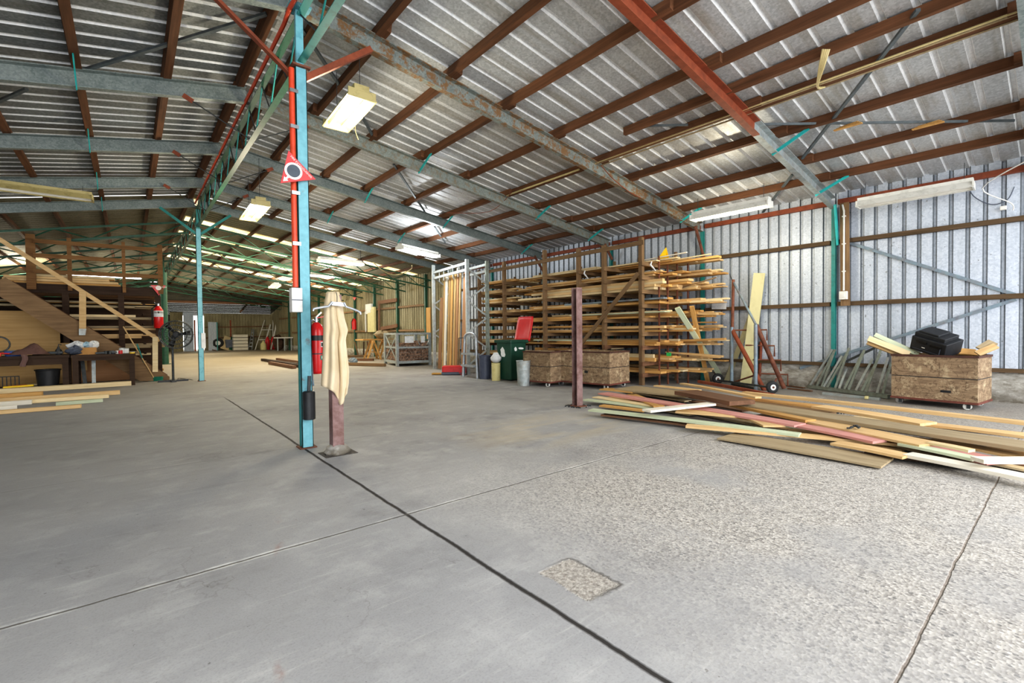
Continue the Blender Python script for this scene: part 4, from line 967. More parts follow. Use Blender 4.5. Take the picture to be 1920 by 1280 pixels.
m = MB(); m.lathe([(dr*.6, dh+.01), (dr*1.15, dh+.07), (dr*1.25, dh+.13), (dr*.75, dh+.2), (dr*.5, dh+.25), (.01, dh+.24)], (dc.x, dc.y, 0), 14); o = one('crumpled_bag', m, PAPER, 'crumpled pale plastic bag standing on the cream drum', 'bag', (dc.x, dc.y, dh), smooth=50)
gt, gc, gr, gh = tub(982, 724, 677, 13.5, GALV_PALE, 'dented galvanised bin beside the smaller plywood crate', 'bin', 'galvanised_bin', 0, .82)
gt.part('band', MB().tube([(gc.x+gr*.93*math.cos(2*PI*k/24), gc.y+gr*.93*math.sin(2*PI*k/24), gh*.62) for k in range(24)], gr*.035, 6, True), GALV_PALE)
# ------------------------------------------------------------------ stepladder, sweeper, standing sheets
a, b = fl(868, 706), fl(895, 710); topz = hz((a+b)/2, 624)
t = T('stepladder', 'small aluminium two-step folding ladder with hoop handrail beside the tub', 'ladder', (a+b)/2)
bk = V((FW.x, FW.y, 0)).normalized(); ua = (b-a).normalized()
cT = (a+b)/2+bk*.18; wT = (b-a).length*.40
lA, rA = cT-ua*wT+V((0, 0, topz*.82)), cT+ua*wT+V((0, 0, topz*.82))
hoop = [a, lA]+[cT+V((0, 0, topz*.88)) - ua*wT*math.cos(PI*k/8)*1.0+V((0, 0, topz*.12*math.sin(PI*k/8))) for k in range(9)]+[rA, b]
t.part('front_rail', MB().tube(hoop, .032, 8), ALU, smooth=60)
for s, e in ((a, lA), (b, rA)): t.part('leg', MB().tube([e-V((0, 0, .12)), s+bk*.46+(ua*.02 if e is rA else -ua*.02)], .024, 8), ALU, smooth=60)
for f_ in (.32, .64): p, q = a.lerp(lA, f_), b.lerp(rA, f_); t.part('step', MB().bar(p+bk*.05, q+bk*.05, .18, .05), ALU)
t.part('spreader', MB().bar(a.lerp(lA, .35), a+bk*.4+V((0, 0, .25)), .02, .012), ALU)
p = fl(850, 703)
t = T('floor_sweeper', 'red and grey floor sweeper machine in front of the standing sheets', 'sweeper', p, None, rad(-38))
m = MB(); m.box((0, .15, .15), (.62, .36, .20)); t.part('body', m, BINRED, bevel=.04); m = MB(); m.box((-.02, .15, .05), (.60, .38, .07)); t.part('skirt', m, SLATE, bevel=.01)
m = MB(); m.cyl((.25, -.04, .10), (.25, .34, .10), .10, n=20); t.part('roller_cover', m, BINRED, smooth=40)
m = MB(); m.box((-.45, .2, .03), (.3, .25, .03)); t.part('tray', m, paint('ochre_tray', 'b98a34'))
m = MB(); m.tube([(.1, .3, .2), (.12, .42, .95), (.12, .38, 1.0), (.42, .30, 1.02)], .012, 8); t.part('handle', m, DKSTEEL)
fa, fb = fl(815, 692), fl(878, 702)
zt = hz(fb, 486); rdir = (fb-fa).normalized(); rdn = V((-rdir.y, rdir.x, 0)); rdn = rdn if rdn.dot(FW) > 0 else -rdn
t = T('sheet_rack', 'tall slotted steel rack holding the standing sheets beside the timber rack', 'rack', fa)
for p, z1 in ((fa, hz(fa, 497)), (fb, zt)):
    for s in (0, 1): t.part('upright', MB().bar(p+rdn*.62*s, p+rdn*.62*s+V((0, 0, z1)), .09, .07, rdir), GALV_PALE if s == 0 else STRUT)
    for k in range(6):
        z0 = .25+k*.45; t.part('brace', MB().bar(p+V((0, 0, z0))+rdn*.62*(k % 2), p+V((0, 0, z0+.42))+rdn*.62*((k+1) % 2), .04, .03, rdir), GALV_PALE)
for z in (zt-.1, zt-.28):
    for s in (0, 1): t.part('beam', MB().bar(fa+V((0, 0, z))+rdn*.62*s, fb+V((0, 0, z))+rdn*.62*s, .05, .07), GALV_PALE)
for k in range(5): t.part('divider_bar', MB().bar(fa.lerp(fb, .2+.14*k)+V((0, 0, zt-.42)), fa.lerp(fb, .2+.14*k)+V((0, 0, zt-.10)), .02, .02, rdir), GALV_PALE)
SH = [(815, 559, .16, MDF, 'short orange-brown sheet at the far end of the standing sheets'), (822, 521, .06, PLY, 'narrow plywood sheet standing behind the white one'), (826, 517, .10, WHITE_T, 'white sheet standing among the brown sheets'), (833, 516, .07, PLY, 'plywood sheet standing just past the white sheet'), (838, 515, .09, PINE_ORANGE, 'orange-edged sheet standing third past the white one'), (844, 514, .08, PLY, 'plywood sheet standing in the middle of the rack'), (849, 514, .09, MDF, 'brown hardboard sheet standing in the middle of the rack'), (853, 513, .05, PINE, 'thin pale sheet edge beside the wide hardboard'), (864, 511, .30, MDF, 'widest orange hardboard sheet standing nearest the stepladder')]
for px, pyt, w, mt, lab in SH:
    f_ = (px-812)/66; p = fa.lerp(fb, min(.93, max(.02, f_)))+rdn*.12+V((0, 0, .02)); z1 = hz(p, pyt)
    q = p+V((0, 0, z1))+rdn*.12+rdir*R.uniform(-.03, .03)
    tag(stick('standing_sheet', p, q, w*1.1+.02, .03, mt, rdn), lab, 'sheet', 'sheets standing in the steel rack')
# boxes seen behind at the rack far end
m = MB(); p = fl(893, 690)+bk*.6
# ------------------------------------------------------------------ board pile on the floor
PL = [  # x0,y0,x1,y1,width,thick,z,material,label
 (1362, 817, 1664, 868, .30, .022, .012, GREY_TAN, 'wide tan board lying lowest at the front of the floor pile'),
 (1622, 846, 1824, 872, .16, .03, .018, DARKW, 'dark shaded board under the front of the pile'),
 (1131, 777, 1300, 797, .10, .03, .02, BROWNW, 'brown-edged board under the front tip of the pile'),
 (1097, 749, 1245, 768, .13, .022, .05, PRIMED, 'greenish grey board pointing at the rust post'),
 (1117, 744, 1262, 766, .12, .022, .075, PINE_PALE, 'pale board fanned beside the one pointing at the rust post'),
 (1128, 760, 1210, 770, .10, .03, .03, PINE_ORANGE, 'orange board under the greenish tip near the rust post'),
 (1108, 768, 1500, 815, .11, .03, .065, PRIMED, 'long pale green moulding along the front of the pile'),
 (1287, 798, 1690, 832, .10, .035, .05, PINE, 'pine board in front of the long green moulding'),
 (1567, 830, 1702, 856, .14, .03, .05, PINE, 'yellow pine board end in front of the white strip'),
 (1702, 852, 1960, 903, .12, .035, .05, WHITE_T, 'white-topped strip running out of view at the front of the pile'),
 (1608, 816, 1835, 866, .16, .025, .035, GREY_TAN, 'grey board half buried below the pink one'),
 (1185, 740, 1236, 762, .12, .03, .09, PINE_ORANGE, 'short orange offcut crossing under the pink board'),
 (1131, 737, 1500, 797, .17, .03, .105, PINK, 'long pink primed board across the middle of the pile'),
 (1496, 797, 1650, 828, .15, .03, .09, PINK, 'second pink board continuing below the tan planks'),
 (1735, 838, 1875, 868, .22, .02, .06, PINK, 'pink board showing between two pale battens'),
 (1131, 729, 1192, 735, .18, .03, .10, PINE_ORANGE, 'short orange board at the crate end of the pile'),
 (1172, 727, 1305, 741, .46, .035, .12, GREY_TAN, 'wide grey-tan panel at the back of the pile near the crate'),
 (1229, 723, 1312, 732, .08, .03, .16, PINE, 'thin pine board on the back edge of the wide grey panel'),
 (1286, 735, 1392, 755, .40, .055, .19, BROWNW, 'thick wide brown slab resting on top of the pile'),
 (1279, 719, 1422, 745, .08, .035, .16, PINE, 'narrow yellow batten behind the thick brown slab'),
 (1310, 715, 1450, 741, .05, .052, .13, PRIMER, 'rusty red bar at the very back of the pile'),
 (1395, 736, 1960, 797, .09, .05, .13, PINE, 'long pale beam at the back of the pile running out of view'),
 (1386, 747, 1540, 763, .24, .03, .03, PINE_ORANGE, 'orange-tan plank just behind the dirty wide board'),
 (1535, 762, 1741, 795, .20, .04, .11, PINE, 'clean pine plank ending beside the dirty wide board'),
 (1738, 795, 1960, 822, .14, .035, .09, PINE, 'pine plank continuing behind the dirty wide board'),
 (1600, 782, 1960, 818, .10, .03, .018, PINE_PALE, 'pale batten low behind the clean pine plank'),
 (1390, 757, 1960, 842, .27, .045, .13, GREY_TAN, 'long wide dirty grey-tan board along the middle of the pile'),
 (1371, 758, 1520, 789, .11, .04, .12, PINE_ORANGE, 'bright orange edge board in front of the dirty wide board'),
 (1515, 787, 1745, 834, .21, .03, .11, PINE, 'clean tan plank with dark knots in front of the dirty board'),
 (1270, 770, 1384, 779, .17, .03, .10, PINE, 'tan board lying under the short white board'),
 (1380, 779, 1424, 787, .14, .03, .085, PINE_ORANGE, 'small orange offcut past the tan board'),
 (1410, 782, 1452, 799, .18, .025, .09, PINE, 'triangular-looking tan offcut against the pink board'),
 (1443, 793, 1610, 816, .10, .025, .08, PRIMED, 'pale greenish strip between pink and tan boards'),
 (1691, 832, 1832, 861, .09, .03, .09, PRIMED, 'pale grey-green batten with a squared end near the front'),
 (1743, 830, 1822, 845, .07, .03, .12, PINE_PALE, 'short pale batten on the pink board'),
 (1745, 824, 1960, 866, .12, .03, .06, PINE, 'yellow plank under the dirty board at the view edge'),
 (1660, 815, 1960, 858, .09, .03, .05, PINE_ORANGE, 'orange plank low at the view edge'),
 (1832, 862, 1960, 862, .08, .04, .12, WHITE_T, 'white batten end lying across at the view edge'),
 (1860, 862, 1960, 880, .10, .03, .018, BROWNW, 'brown plank below the white batten at the view edge'),
 (1172, 733, 1290, 752, .12, .025, .02, PINE_PALE, 'pale board between the pink one and the grey panel'),
 (1300, 752, 1400, 770, .14, .025, .03, BROWNW, 'brown board under the thick slab'),
 (1150, 752, 1300, 777, .14, .022, .02, GREY_TAN, 'grey board low between the green and pink boards'),
 (1250, 757, 1460, 792, .16, .022, .02, BROWNW, 'brown board low in the middle of the pile'),
 (1290, 770, 1480, 806, .15, .022, .012, GREY_TAN, 'grey-tan board low behind the green moulding'),
 (1420, 778, 1640, 812, .18, .022, .02, GREYW, 'weathered board low behind the pink boards'),
 (1460, 800, 1700, 842, .15, .022, .012, PINE, 'pine board low beneath the second pink board'),
 (1560, 806, 1800, 850, .15, .022, .012, BROWNW, 'brown board low beneath the clean tan plank'),
 (1330, 742, 1560, 775, .18, .03, .03, GREYW, 'weathered board low under the dirty wide board'),
 (1480, 770, 1800, 818, .2, .03, .03, PINE_ORANGE, 'orange board low under the clean pine plank'),
 (1700, 800, 1960, 850, .2, .03, .03, BROWNW, 'brown board low under the dirty board near the view edge'),
 (1200, 730, 1330, 748, .22, .03, .05, GREYW, 'weathered board low under the wide grey panel'),
 (1140, 745, 1230, 757, .12, .022, .03, PINE, 'pine board low at the crate end of the pile'),
 (1750, 845, 1960, 885, .14, .022, .02, PINE_PALE, 'pale board low behind the white-topped strip'),
 (1212, 770, 1334, 757, .11, .035, .17, WHITE_T, 'short white board lying crosswise on top of the pile')]
for x0, y0, x1, y1, w, th, z, mt, lab in PL:
    a, b = fl(x0, y0, z+th/2), fl(x1, y1, z+th/2)
    k_ = 1.0 if th > .05 else 1.32; th_ = th if th > .05 else th*.75
    tag(stick('pile_board', a, b, w*k_, th_, mt, bow=R.uniform(-.003, .008), seg=4), lab, 'board', 'boards in the floor pile')
p = fl(1427, 829); rr = random.Random(5); m = MB()
m.tube([p+V((.07*math.cos(k*.7)*(.6+.5*rr.random()), .05*math.sin(k*.9), .012+.012*rr.random())) for k in range(16)], .006, 5)
one('plastic_strip', m, STICK, 'crumpled scrap of clear plastic strapping on the floor at the pile edge', 'litter', p, smooth=60)
for px, py in ((1572, 776), (1612, 786), (1805, 816), (1600, 800)):
    p = fl(px, py, .165); m = MB()
    for k in range(14): q = .006+.012*rr.random(); m.box(p+V((rr.uniform(-.12, .12), rr.uniform(-.04, .04), -.005)), (q*2, q, q))
    one('leaf_litter', m, DKSTEEL, 'dark leaf litter on the ' + {1572: 'dirty wide board, nearest the wheeled rack', 1612: 'dirty wide board, in the middle', 1805: 'dirty wide board, toward the view edge', 1600: 'clean tan plank'}[px], 'litter', p)['kind'] = 'stuff'
# ------------------------------------------------------------------ wheeled A-frame rack
A1 = fl(1372, 722); A2 = fl(1417, 732); B2 = fl(1470, 730); W0 = fl(1448, 738)
t = T('wheeled_board_rack', 'rusty pipe board rack on two pneumatic wheels standing by the wall', 'trolley', (A1+A2)/2)
dA = (A2-A1).normalized()
def pipe(nm, pts, r, mt, lab=None): return t.part(nm, MB().tube(pts, r, 10), mt, lab, smooth=50)
z1 = hz(A1, 613); z2 = hz(A2, 608)
T1, T2 = A1+V((0, 0, z1)), A2+V((0, 0, z2))
pipe('upright', [A1, T1], .034, BLUEST); pipe('upright', [A2, T2], .034, BLUEST)
deep = fl(1470, 730); back = V((.70, -.45, 0))
S1 = A1+V((.80, -.25, .0)); S2 = B2
top1 = atX(1375, 524, A1.x+.12)
pipe('mast', [T1+V((.03, 0, -.02)), top1], .03, RUSTY, 'rusty mast pipe'); pipe('stay', [top1+V((0, 0, -.05)), T2], .022, BLUEST)
pipe('tip_rod', [top1+V((0, .02, -.02)), atX(1368, 513, A1.x+.1)], .010, DKSTEEL)
w1 = fl(1430, 712)
pipe('sloping_pipe', [T1+V((.02, 0, -.06)), atX(1434, 733, A2.x+.12)], .042, PRIMER, 'rust-red sloping pipe')
pipe('sloping_pipe', [T2+V((.02, 0, -.01)), B2+V((0, 0, .03))], .042, RUSTY, 'rust-streaked sloping pipe')
for (x0, y0), (x1, y1) in (((1376, 619), (1438, 618)), ((1398, 647), (1452, 648)), ((1412, 674), (1464, 675)), ((1425, 700), (1477, 702))):
    a_, b_ = atX(x0, y0, A1.x+.22), atX(x1, y1, A1.x+.42); bb = b_+V((0, 0, -.22))
    t.part('arm', MB().tube([a_, b_, bb], .018, 6), RUSTY)
pipe('back_post', [atX(1424, 705, A1.x+.5), atX(1427, 640, A1.x+.5)], .03, PRIMER)
pipe('foot_bar', [A1+V((0, 0, .03)), A2+V((0, 0, .03))], .03, DKSTEEL); pipe('foot_brace', [A1+V((0, 0, .05)), A2+V((0.03, 0, .30))], .016, RUSTY)
pipe('axle', [W0+V((0, 0, .11)), fl(1345, 722)+V((0, 0, .11))], .018, DKSTEEL)
pipe('foot_brace', [W0+V((0, 0, .13)), atX(1456, 710, A2.x+.2)], .018, RUSTY)
axd = (fl(1345, 722)-W0).normalized()
for p, nm in ((W0+V((0, 0, .118)), 'near'), (fl(1346, 719)+V((0, 0, .11)), 'far')):
    ad = V((-.55, -.83, 0)) if nm == 'near' else V((-.75, -.65, 0)); q = []
    u = V((-ad.y, ad.x, 0)); R0 = .115
    m = MB(); m.tube([p+u*.078*math.cos(2*PI*k/24)+V((0, 0, .078*math.sin(2*PI*k/24))) for k in range(24)], .038, 10, True); ty = t.part('tyre', m, RUBBER, smooth=60)
    m = MB(); m.cyl(p-ad*.02, p+ad*.03, .052, n=20); hb_ = t.part('hub', m, WHITEP, smooth=40)
    m = MB(); m.cyl(p+ad*.03, p+ad*.036, .02, n=12); t.part('cap', m, RUSTY, smooth=40)
# ------------------------------------------------------------------ row of wall struts
b0 = fl(1518, 728); b1 = fl(1668, 748); t = T('strut_frame', 'grey steel frame of many inclined struts propped against the wall beneath the switch box', 'frame', b0)
t.part('base_rail', MB().bar(b0+V((0, 0, .04)), b1+V((.0, 0, .04)), .09, .06), STRUT)
SP = [(1520, 728, 1561, 655), (1534, 729, 1566, 655), (1545, 728, 1563, 662), (1549, 727, 1579, 667), (1556, 730, 1589, 660), (1572, 730, 1592, 652), (1580, 732, 1588, 690), (1590, 733, 1617, 662), (1598, 733, 1621, 656), (1611, 734, 1636, 673), (1622, 735, 1650, 665), (1629, 735, 1652, 655), (1648, 738, 1665, 670), (1657, 740, 1670, 680)]
for k, (x0, y0, x1, y1) in enumerate(SP):
    a = b0.lerp(b1, (x0-1518)/150)+V((0, 0, .07)); b = atW(x1, y1, .16)
    t.part('strut', MB().bar(a, b, .034, .024, (-1, 0, .3)), STRUT if k % 3 else GALV_PALE)
t.part('top_tie', MB().bar(atW(1560, 690, .17), atW(1640, 652, .15), .04, .02, (1, 0, 0)), DKSTEEL)
tag(stick('floor_tube', fl(1543, 737, .02), fl(1650, 748, .02), .05, .04, GALV_PALE), 'pale square tube lying on the floor before the wall struts', 'tube')
one('white_scrap', MB().box(fl(1625, 745, .03), (.07, .05, .05)), CREAMP, 'small cream block lying on the floor before the wall struts', 'scrap', fl(1625, 745), bevel=.012)
tag(stick('floor_batten', fl(1478, 728, .015), fl(1522, 733, .015), .06, .02, BROWNW), 'thin brown batten on the floor behind the wheeled rack', 'board')
tag(stick('floor_batten', fl(1456, 720, .015), fl(1508, 727, .015), .05, .02, BROWNW), 'second thin brown batten on the floor nearer the wall', 'board')
# ------------------------------------------------------------------ conduit board, switch box
yb = atW(1584, 480, .1).y
tag(stick('conduit_board', atW(1585, 573, .13), V((wx(yb, .13), yb, 3.45)), .14, .03, GREYW, V((1, 0, 0))), 'upright timber board carrying the white conduit beside the teal post', 'board')
xq = wx(yb, .16)
t = T('wall_conduit', 'white plastic conduit running down the timber board to a switch box', 'conduit', (xq, yb, 1.85))
t.part('pipe', MB().tube([(xq, yb, 1.85), (xq, yb, 3.30), (xq+.02, yb+.03, 3.42)], .016, 8), WHITEP, smooth=50)
for z in (2.2, 2.7, 3.2): t.part('saddle', MB().box((xq+.005, yb, z), (.03, .06, .02)), WHITEP)
t = T('wall_switch_box', 'white switch box at the foot of the wall conduit', 'electrical box', (xq, yb, 1.63))
t.part('body', MB().box((xq-.01, yb, 1.76), (.07, .125, .15)), WHITEP, bevel=.008); t.part('rocker', MB().box((xq-.05, yb, 1.76), (.012, .05, .06)), WHITEP)
# cables
def cable(pts, r, mt, lab, nm='cable', grp=None): return one(nm, MB().tube(pts, r, 6), mt, lab, 'cable', pts[0], grp, smooth=60)
def smooth_path(pts, n=5):
    out = []; P_ = [V(p) for p in pts]; P_ = [P_[0]]+P_+[P_[-1]]
    for i in range(1, len(P_)-2):
        for k in range(n):
            u = k/n; a, b, c_, d = P_[i-1:i+3]
            out.append(.5*((2*b)+(c_-a)*u+(2*a-5*b+4*c_-d)*u*u+(3*b-a-3*c_+d)*u**3))
    return out+[P_[-2]]
for k, off in enumerate((-.035, -.015, .005, .025)):
    pts = [rp(yy, .5585+.004*k, DEP+.0-.008*(k % 2)) + V((-.045+off*.4, 0, .02-abs(off)*.5)) for yy in (.1, 1.2, 2.4, 3.5, 4.7, 5.2)]
    cable(smooth_path(pts), .011, CABLE if k % 2 == 0 else GREY_TAN, f'cream cable bundled along the purlin under the roof, {ORD[k]} strand', grp='cables along the purlin')
pts = [rp(yy, .5585, DEP+.0)+V((-.045, 0, 0)) for yy in (5.4, 6.4, 7.35)]
cable(pts, .016, CABLE, 'cable strand continuing along the purlin beyond the first-post rafter')
lp0 = onroof(1535, 95, DEP+.03)
for k in range(4):
    a = onroof(1543+4*k, 92, DEP); b = onroof(1534+4*k, 160, DEP)
    cable(smooth_path([a, a.lerp(b, .3)+V((-.06-.02*k, 0, -.10)), a.lerp(b, .7)+V((-.07, .02*k, -.13)), b+V((0, 0, -.02))]), .011, CABLE, f'loop of cream cable hanging between two purlins, {ORD[k]} strand', grp='hanging cable loop')
a = rp(5.0, .565, DEP-.02); cable(smooth_path([a, rp(4.98, .60, .06), rp(4.97, .655, -.02), rp(4.98, .70, -.005)]), .008, PRIMER, 'thin red-brown cable wrapped around the rust-speckled rafter')
cable(smooth_path([rp(7.1, .545, DEP-.02), rp(8.0, .56, .02), rp(8.9, .50, .03)]), .006, PRIMER, 'thin red-brown cable sagging under the roof beyond the speckled rafter')
wA = atW(1825, 372, .05); cable(smooth_path([atW(1812, 342, .1), atW(1826, 368, .06), atW(1858, 383, .05), atW(1888, 375, .05), atW(1902, 350, .05)]), .007, SLATE, 'grey cable sagging on the wall beside the unlit lamp')
cable(smooth_path([rp(.32, .9, -.05), V((wx(.9, .35), .9, 3.25)), V((wx(.62, .15), .62, 3.0)), V((wx(.6, .08), .6, 2.9))]), .008, WHITEP, 'white cable dropping from the open-end rafter')
p = V((wx(.7, .06), .70, 2.95)); t = T('wall_socket', 'small white socket box on the wall below the open-end rafter', 'electrical box', p); t.part('body', MB().box(p+V((-.03, 0, .0)), (.06, .07, .06)), WHITEP, bevel=.006)
cable(smooth_path([atY(668, 222, 6.3), atY(666, 243, 6.3)+V((0, 0, -.0)), atY(672, 262, 6.3)]), .006, CABLE, 'frayed cream wire dangling below the near lamp')
cable(smooth_path([fl(700, 492, 3.35), fl(722, 510, 3.2), fl(745, 515, 3.2), fl(770, 505, 3.3), fl(772, 498, 3.35)]), .016, CABLE, 'long cream cable sagging below the bright white lamp')
cable(smooth_path([fl(676, 470, 3.5), fl(678, 488, 3.4), fl(700, 505, 3.3)]), .010, CABLE_B, 'thin dark cable sagging toward the standing sheets')
for (px, py), lab, ang in (((1590, 236), 'splintered yellow wood scrap caught on the tie rod, nearer the purlins', .1), ((1740, 234), 'broken brown wood scrap caught on the tie rod beside the open-end rafter', -.1)):
    p = onroof(px, py, DEP-.02); m = MB(); L_ = .16
    for k in range(3): m.bar(p+V((-.02, -L_+.02*k, .015*k-.02)), p+V((.02*k, L_-.03*k, .015*k-.01)), .05, .012)
    one('wood_scrap', m, PINE_ORANGE, lab, 'wood scrap', p)
# ------------------------------------------------------------------ stair and mezzanine
SY = 14.9
def Q(px, py, y=SY): return atY(px, py, y)
st0, st1 = V((.46, SY, .10)), V((-2.3, SY, 2.42))
t = T('timber_stair', 'heavy timber stair with yellow handrail climbing to the mezzanine', 'stair', (.43, SY, 0))
for s, dy in (('stringer', 0), ('stringer', .85)):
    pts = [Q(0, 524), Q(10, 520), Q(318, 706), Q(318, 714), Q(262, 714), Q(0, 556)]
    m = MB(); m.prism([p+V((0, dy, 0)) for p in pts], (0, .06, 0)); t.part(s, m, GREYW if dy == 0 else BROWNW)
for k in range(11):
    f_ = (k+.5)/11; c = Q(300, 712).lerp(Q(2, 530), f_)+V((0, .46, .02)); t.part('tread', MB().box(c, (.26, .8, .04)), BROWNW)
ha, hb2 = Q(0, 449, SY-.03), Q(300, 638, SY-.03)
t.part('handrail', MB().bar(ha+(ha-hb2)*.1, hb2, .05, .09, (0, 0, 1)), PINE, 'yellow pine handrail')
for (px, y0, y1, w) in ((155, 548, 616, .12), (291, 632, 697, .11)):
    a, b = Q(px, y1, SY-.06), Q(px, y0, SY-.06); t.part('baluster', MB().bar(b, a, w, .06, (0, 1, 0)), PINE if px == 155 else PINE_PALE)
t.part('gusset', MB().prism([Q(148, 616, SY-.07), Q(148, 628, SY-.07), Q(160, 628, SY-.07), Q(162, 616, SY-.07)], (0, .01, 0)), GALV_PALE)
MY = 15.85
zd = atY(150, 546, MY).z; zd2 = atY(150, 535, MY).z
xr_ = atY(300, 545, MY).x
t = T('mezzanine', 'dark timber mezzanine deck on posts behind the stair', 'mezzanine', (xr_, MY, 0))
t.part('edge_beam', MB().bar((xr_, MY, (zd+zd2)/2-.03), (-8, MY, (zd+zd2)/2-.03), .08, .22), DARKW)
t.part('deck', MB().box(((xr_-8)/2, MY+2.0, zd2-.02), (xr_+8, 4.0, .04)), BROWNW)
t.part('rear_beam', MB().bar((xr_, MY+3.9, zd-.03), (-8, MY+3.9, zd-.03), .08, .2), DARKW)
for px in (124, 228, 297):
    x = atY(px, 600, MY).x; t.part('leg', MB().box((x, MY+.02, zd/2-.03), (.12, .12, zd-.06)), DARKW)
    t.part('leg', MB().box((x, MY+3.85, zd/2-.03), (.12, .12, zd-.06)), DARKW)
x = -3.2; t.part('leg', MB().box((x, MY+.02, zd/2-.03), (.12, .12, zd-.06)), DARKW)
t = T('mezzanine_railing', 'brown three-rail timber railing along the mezzanine edge', 'railing', (xr_, MY, zd2))
for px, y0, w in ((59, 448, .16), (131, 455, .08), (232, 462, .07), (300, 467, .11)):
    x = atY(px, 500, MY-.02).x; t.part('post', MB().box((x, MY-.09, (atY(px, y0, MY).z+zd)/2+.05), (w, .07, atY(px, y0, MY).z-zd+.1)), RAILW)
for ya, yb_ in ((451, 469), (478, 493), (508, 519)):
    a, b = atY(62, ya, MY-.14), atY(302, yb_, MY-.14); t.part('rail', MB().bar(a, b, .03, .10), RAILW)
a, b = atY(302, 470, MY-.09), atY(314, 462, MY+4); t.part('rail', MB().bar(a, b, .03, .09), GREYW)
for k, (x0, y0, x1, y1, mt, lab) in enumerate(((5, 529, 226, 535, PINE_ORANGE, 'front orange board of the stack on the mezzanine'), (8, 524, 222, 530, PINE, 'second board up in the stack on the mezzanine'), (10, 519, 205, 525, PINE, 'third board up in the stack on the mezzanine'), (60, 515, 215, 521, PINE_PALE, 'topmost pale board of the stack on the mezzanine'))):
    a, b = atY(x0, y0, MY+.25), atY(x1, y1, MY+.25); a.z = b.z = zd2+.03+.062*k; tag(stick('mezzanine_board', a, b, .5, .055, mt), lab, 'board', 'boards stacked on the mezzanine')
# racked boards below the deck
RL = random.Random(21)
LV2 = [(573, 4), (576, 5), (597, 6), (617, 5), (632, 6), (650, 5), (664, 4), (680, 5), (696, 5), (708, 4)]
for k, (py, n) in enumerate(LV2):
    y = MY+.18; z = atY(250, py, y).z
    if z < .05: z = .05
    for j in range(3):
        x0 = atY(RL.uniform(128, 150) if j else RL.uniform(150, 170), py, y).x - (2.2 if k < 4 else 0); x1 = xr_+RL.uniform(-.55, .12)
        if k > 4 and k % 2: x0 = atY(190, py, y).x
        mt, nm = RL.choice([(PINE, 'pine'), (PINE_ORANGE, 'orange pine'), (PINE_PALE, 'pale'), (GREY_TAN, 'grey-tan')])
        tag(stick('stored_board', (x0, y+.27*(j//2), z+.056*(j%2)), (x1, y+.27*(j//2), z+.062*(j%2)), .24, .05+.006*(k % 3), mt), f'{nm} board stored under the mezzanine, {ORD[k]} level from the top, {["lower front", "upper front", "rear"][j]} one', 'board', 'boards stored under the mezzanine')
for k in range(8):
    z = .2+.26*k
    tag(stick('rack_bearer', (xr_-.35+.0, MY+.05, z-.03), (xr_-.35, MY+1.0, z-.03), .06, .05, DARKW), f'dark bearer under the stored boards, {ORD[k]} from the floor', 'bearer')
tag(stick('gap_shade_panel', (xr_-4.6, MY+1.15, 1.05), (xr_-.05, MY+1.15, 1.05), .02, 2.0, DARKW), 'added dark sheet standing for shade behind the boards stored under the mezzanine', 'panel')  # added sheet, its dark colour stands for the black gaps between boards
# ply wall behind the benches
WY = MY-.12
m = MB(); a, b = atY(-400, 640, WY), atY(126, 640, WY); zt = atY(60, 583, WY).z
for z0, z1, nm in ((.62, zt-.0, 'upper'), (.0, .60, 'lower')):
    m = MB(); zsplit = atY(60, 630, WY).z
    tag(stick('plywood_panel', (a.x, WY-.01, (z0+z1)/2), (b.x if nm == 'lower' else atY(112, 600, WY).x, WY-.01, (z0+z1)/2), .02, z1-z0, PLY), f'{nm} plywood panel closing the space behind the workbenches', 'panel')
tag(stick('plywood_panel', (atY(112, 600, WY).x, WY-.012, .35+.6/2), (b.x+.35, WY-.012, .35+.6/2), .02, .7, PLY), 'plywood panel end under the stair behind the second workbench', 'panel')
tag(stick('plywood_panel', (atY(128, 600, WY).x, WY+.06, .32), (atY(255, 600, WY).x, WY+.06, .32), .02, .62, MDF), 'low brown panel behind the second workbench legs', 'panel')
# ------------------------------------------------------------------ workbenches
BY = 14.05
def bench(x0, x1, zt, lab, top, shelf=False, dep=.72):
    t = T('workbench', lab, 'workbench', (x1, BY, 0))
    t.part('top', MB().box(((x0+x1)/2, BY+dep/2, zt-.03), (x1-x0, dep, .06)), DARKW)
    t.part('apron', MB().box(((x0+x1)/2, BY+.04, zt-.06-top/2), (x1-x0-.04, .04, top)), DARKW)
    for x in (x0+.07, x1-.07):
        for y in (BY+.06, BY+dep-.06): t.part('leg', MB().box((x, y, (zt-.06)/2), (.10, .10, zt-.06)), DARKW)
    if shelf: t.part('shelf', MB().box(((x0+x1)/2, BY+dep/2, .06), (x1-x0-.04, dep-.06, .05)), DARKW)
    return t
zt1 = atY(60, 667, BY).z; zt2 = atY(200, 664, BY).z
xA, xB, xC, xD = atY(-130, 690, BY).x, atY(131, 690, BY).x, atY(133, 690, BY).x, atY(255, 690, BY).x
bench(xA, xB, zt1, 'dark long workbench with lower shelf at the edge of view', .14, True); bench(xC, xD, zt2, 'dark square-legged workbench below the stair', .07)
def on(px, zt, dy=.3): p = atY(px, 665, BY+dy); return V((p.x, BY+dy, zt))
t = T('blue_tub', 'blue plastic container on the long workbench', 'container', on(25, zt1)); p = on(25, zt1)
t.part('body', MB().lathe([(.12, zt1), (.14, zt1+.09), (.13, zt1+.10)], (p.x, p.y, 0), 18), BLUEP, smooth=50); t.part('lid', MB().lathe([(.145, zt1+.10), (.145, zt1+.12)], (p.x, p.y, 0), 18), SLATE)
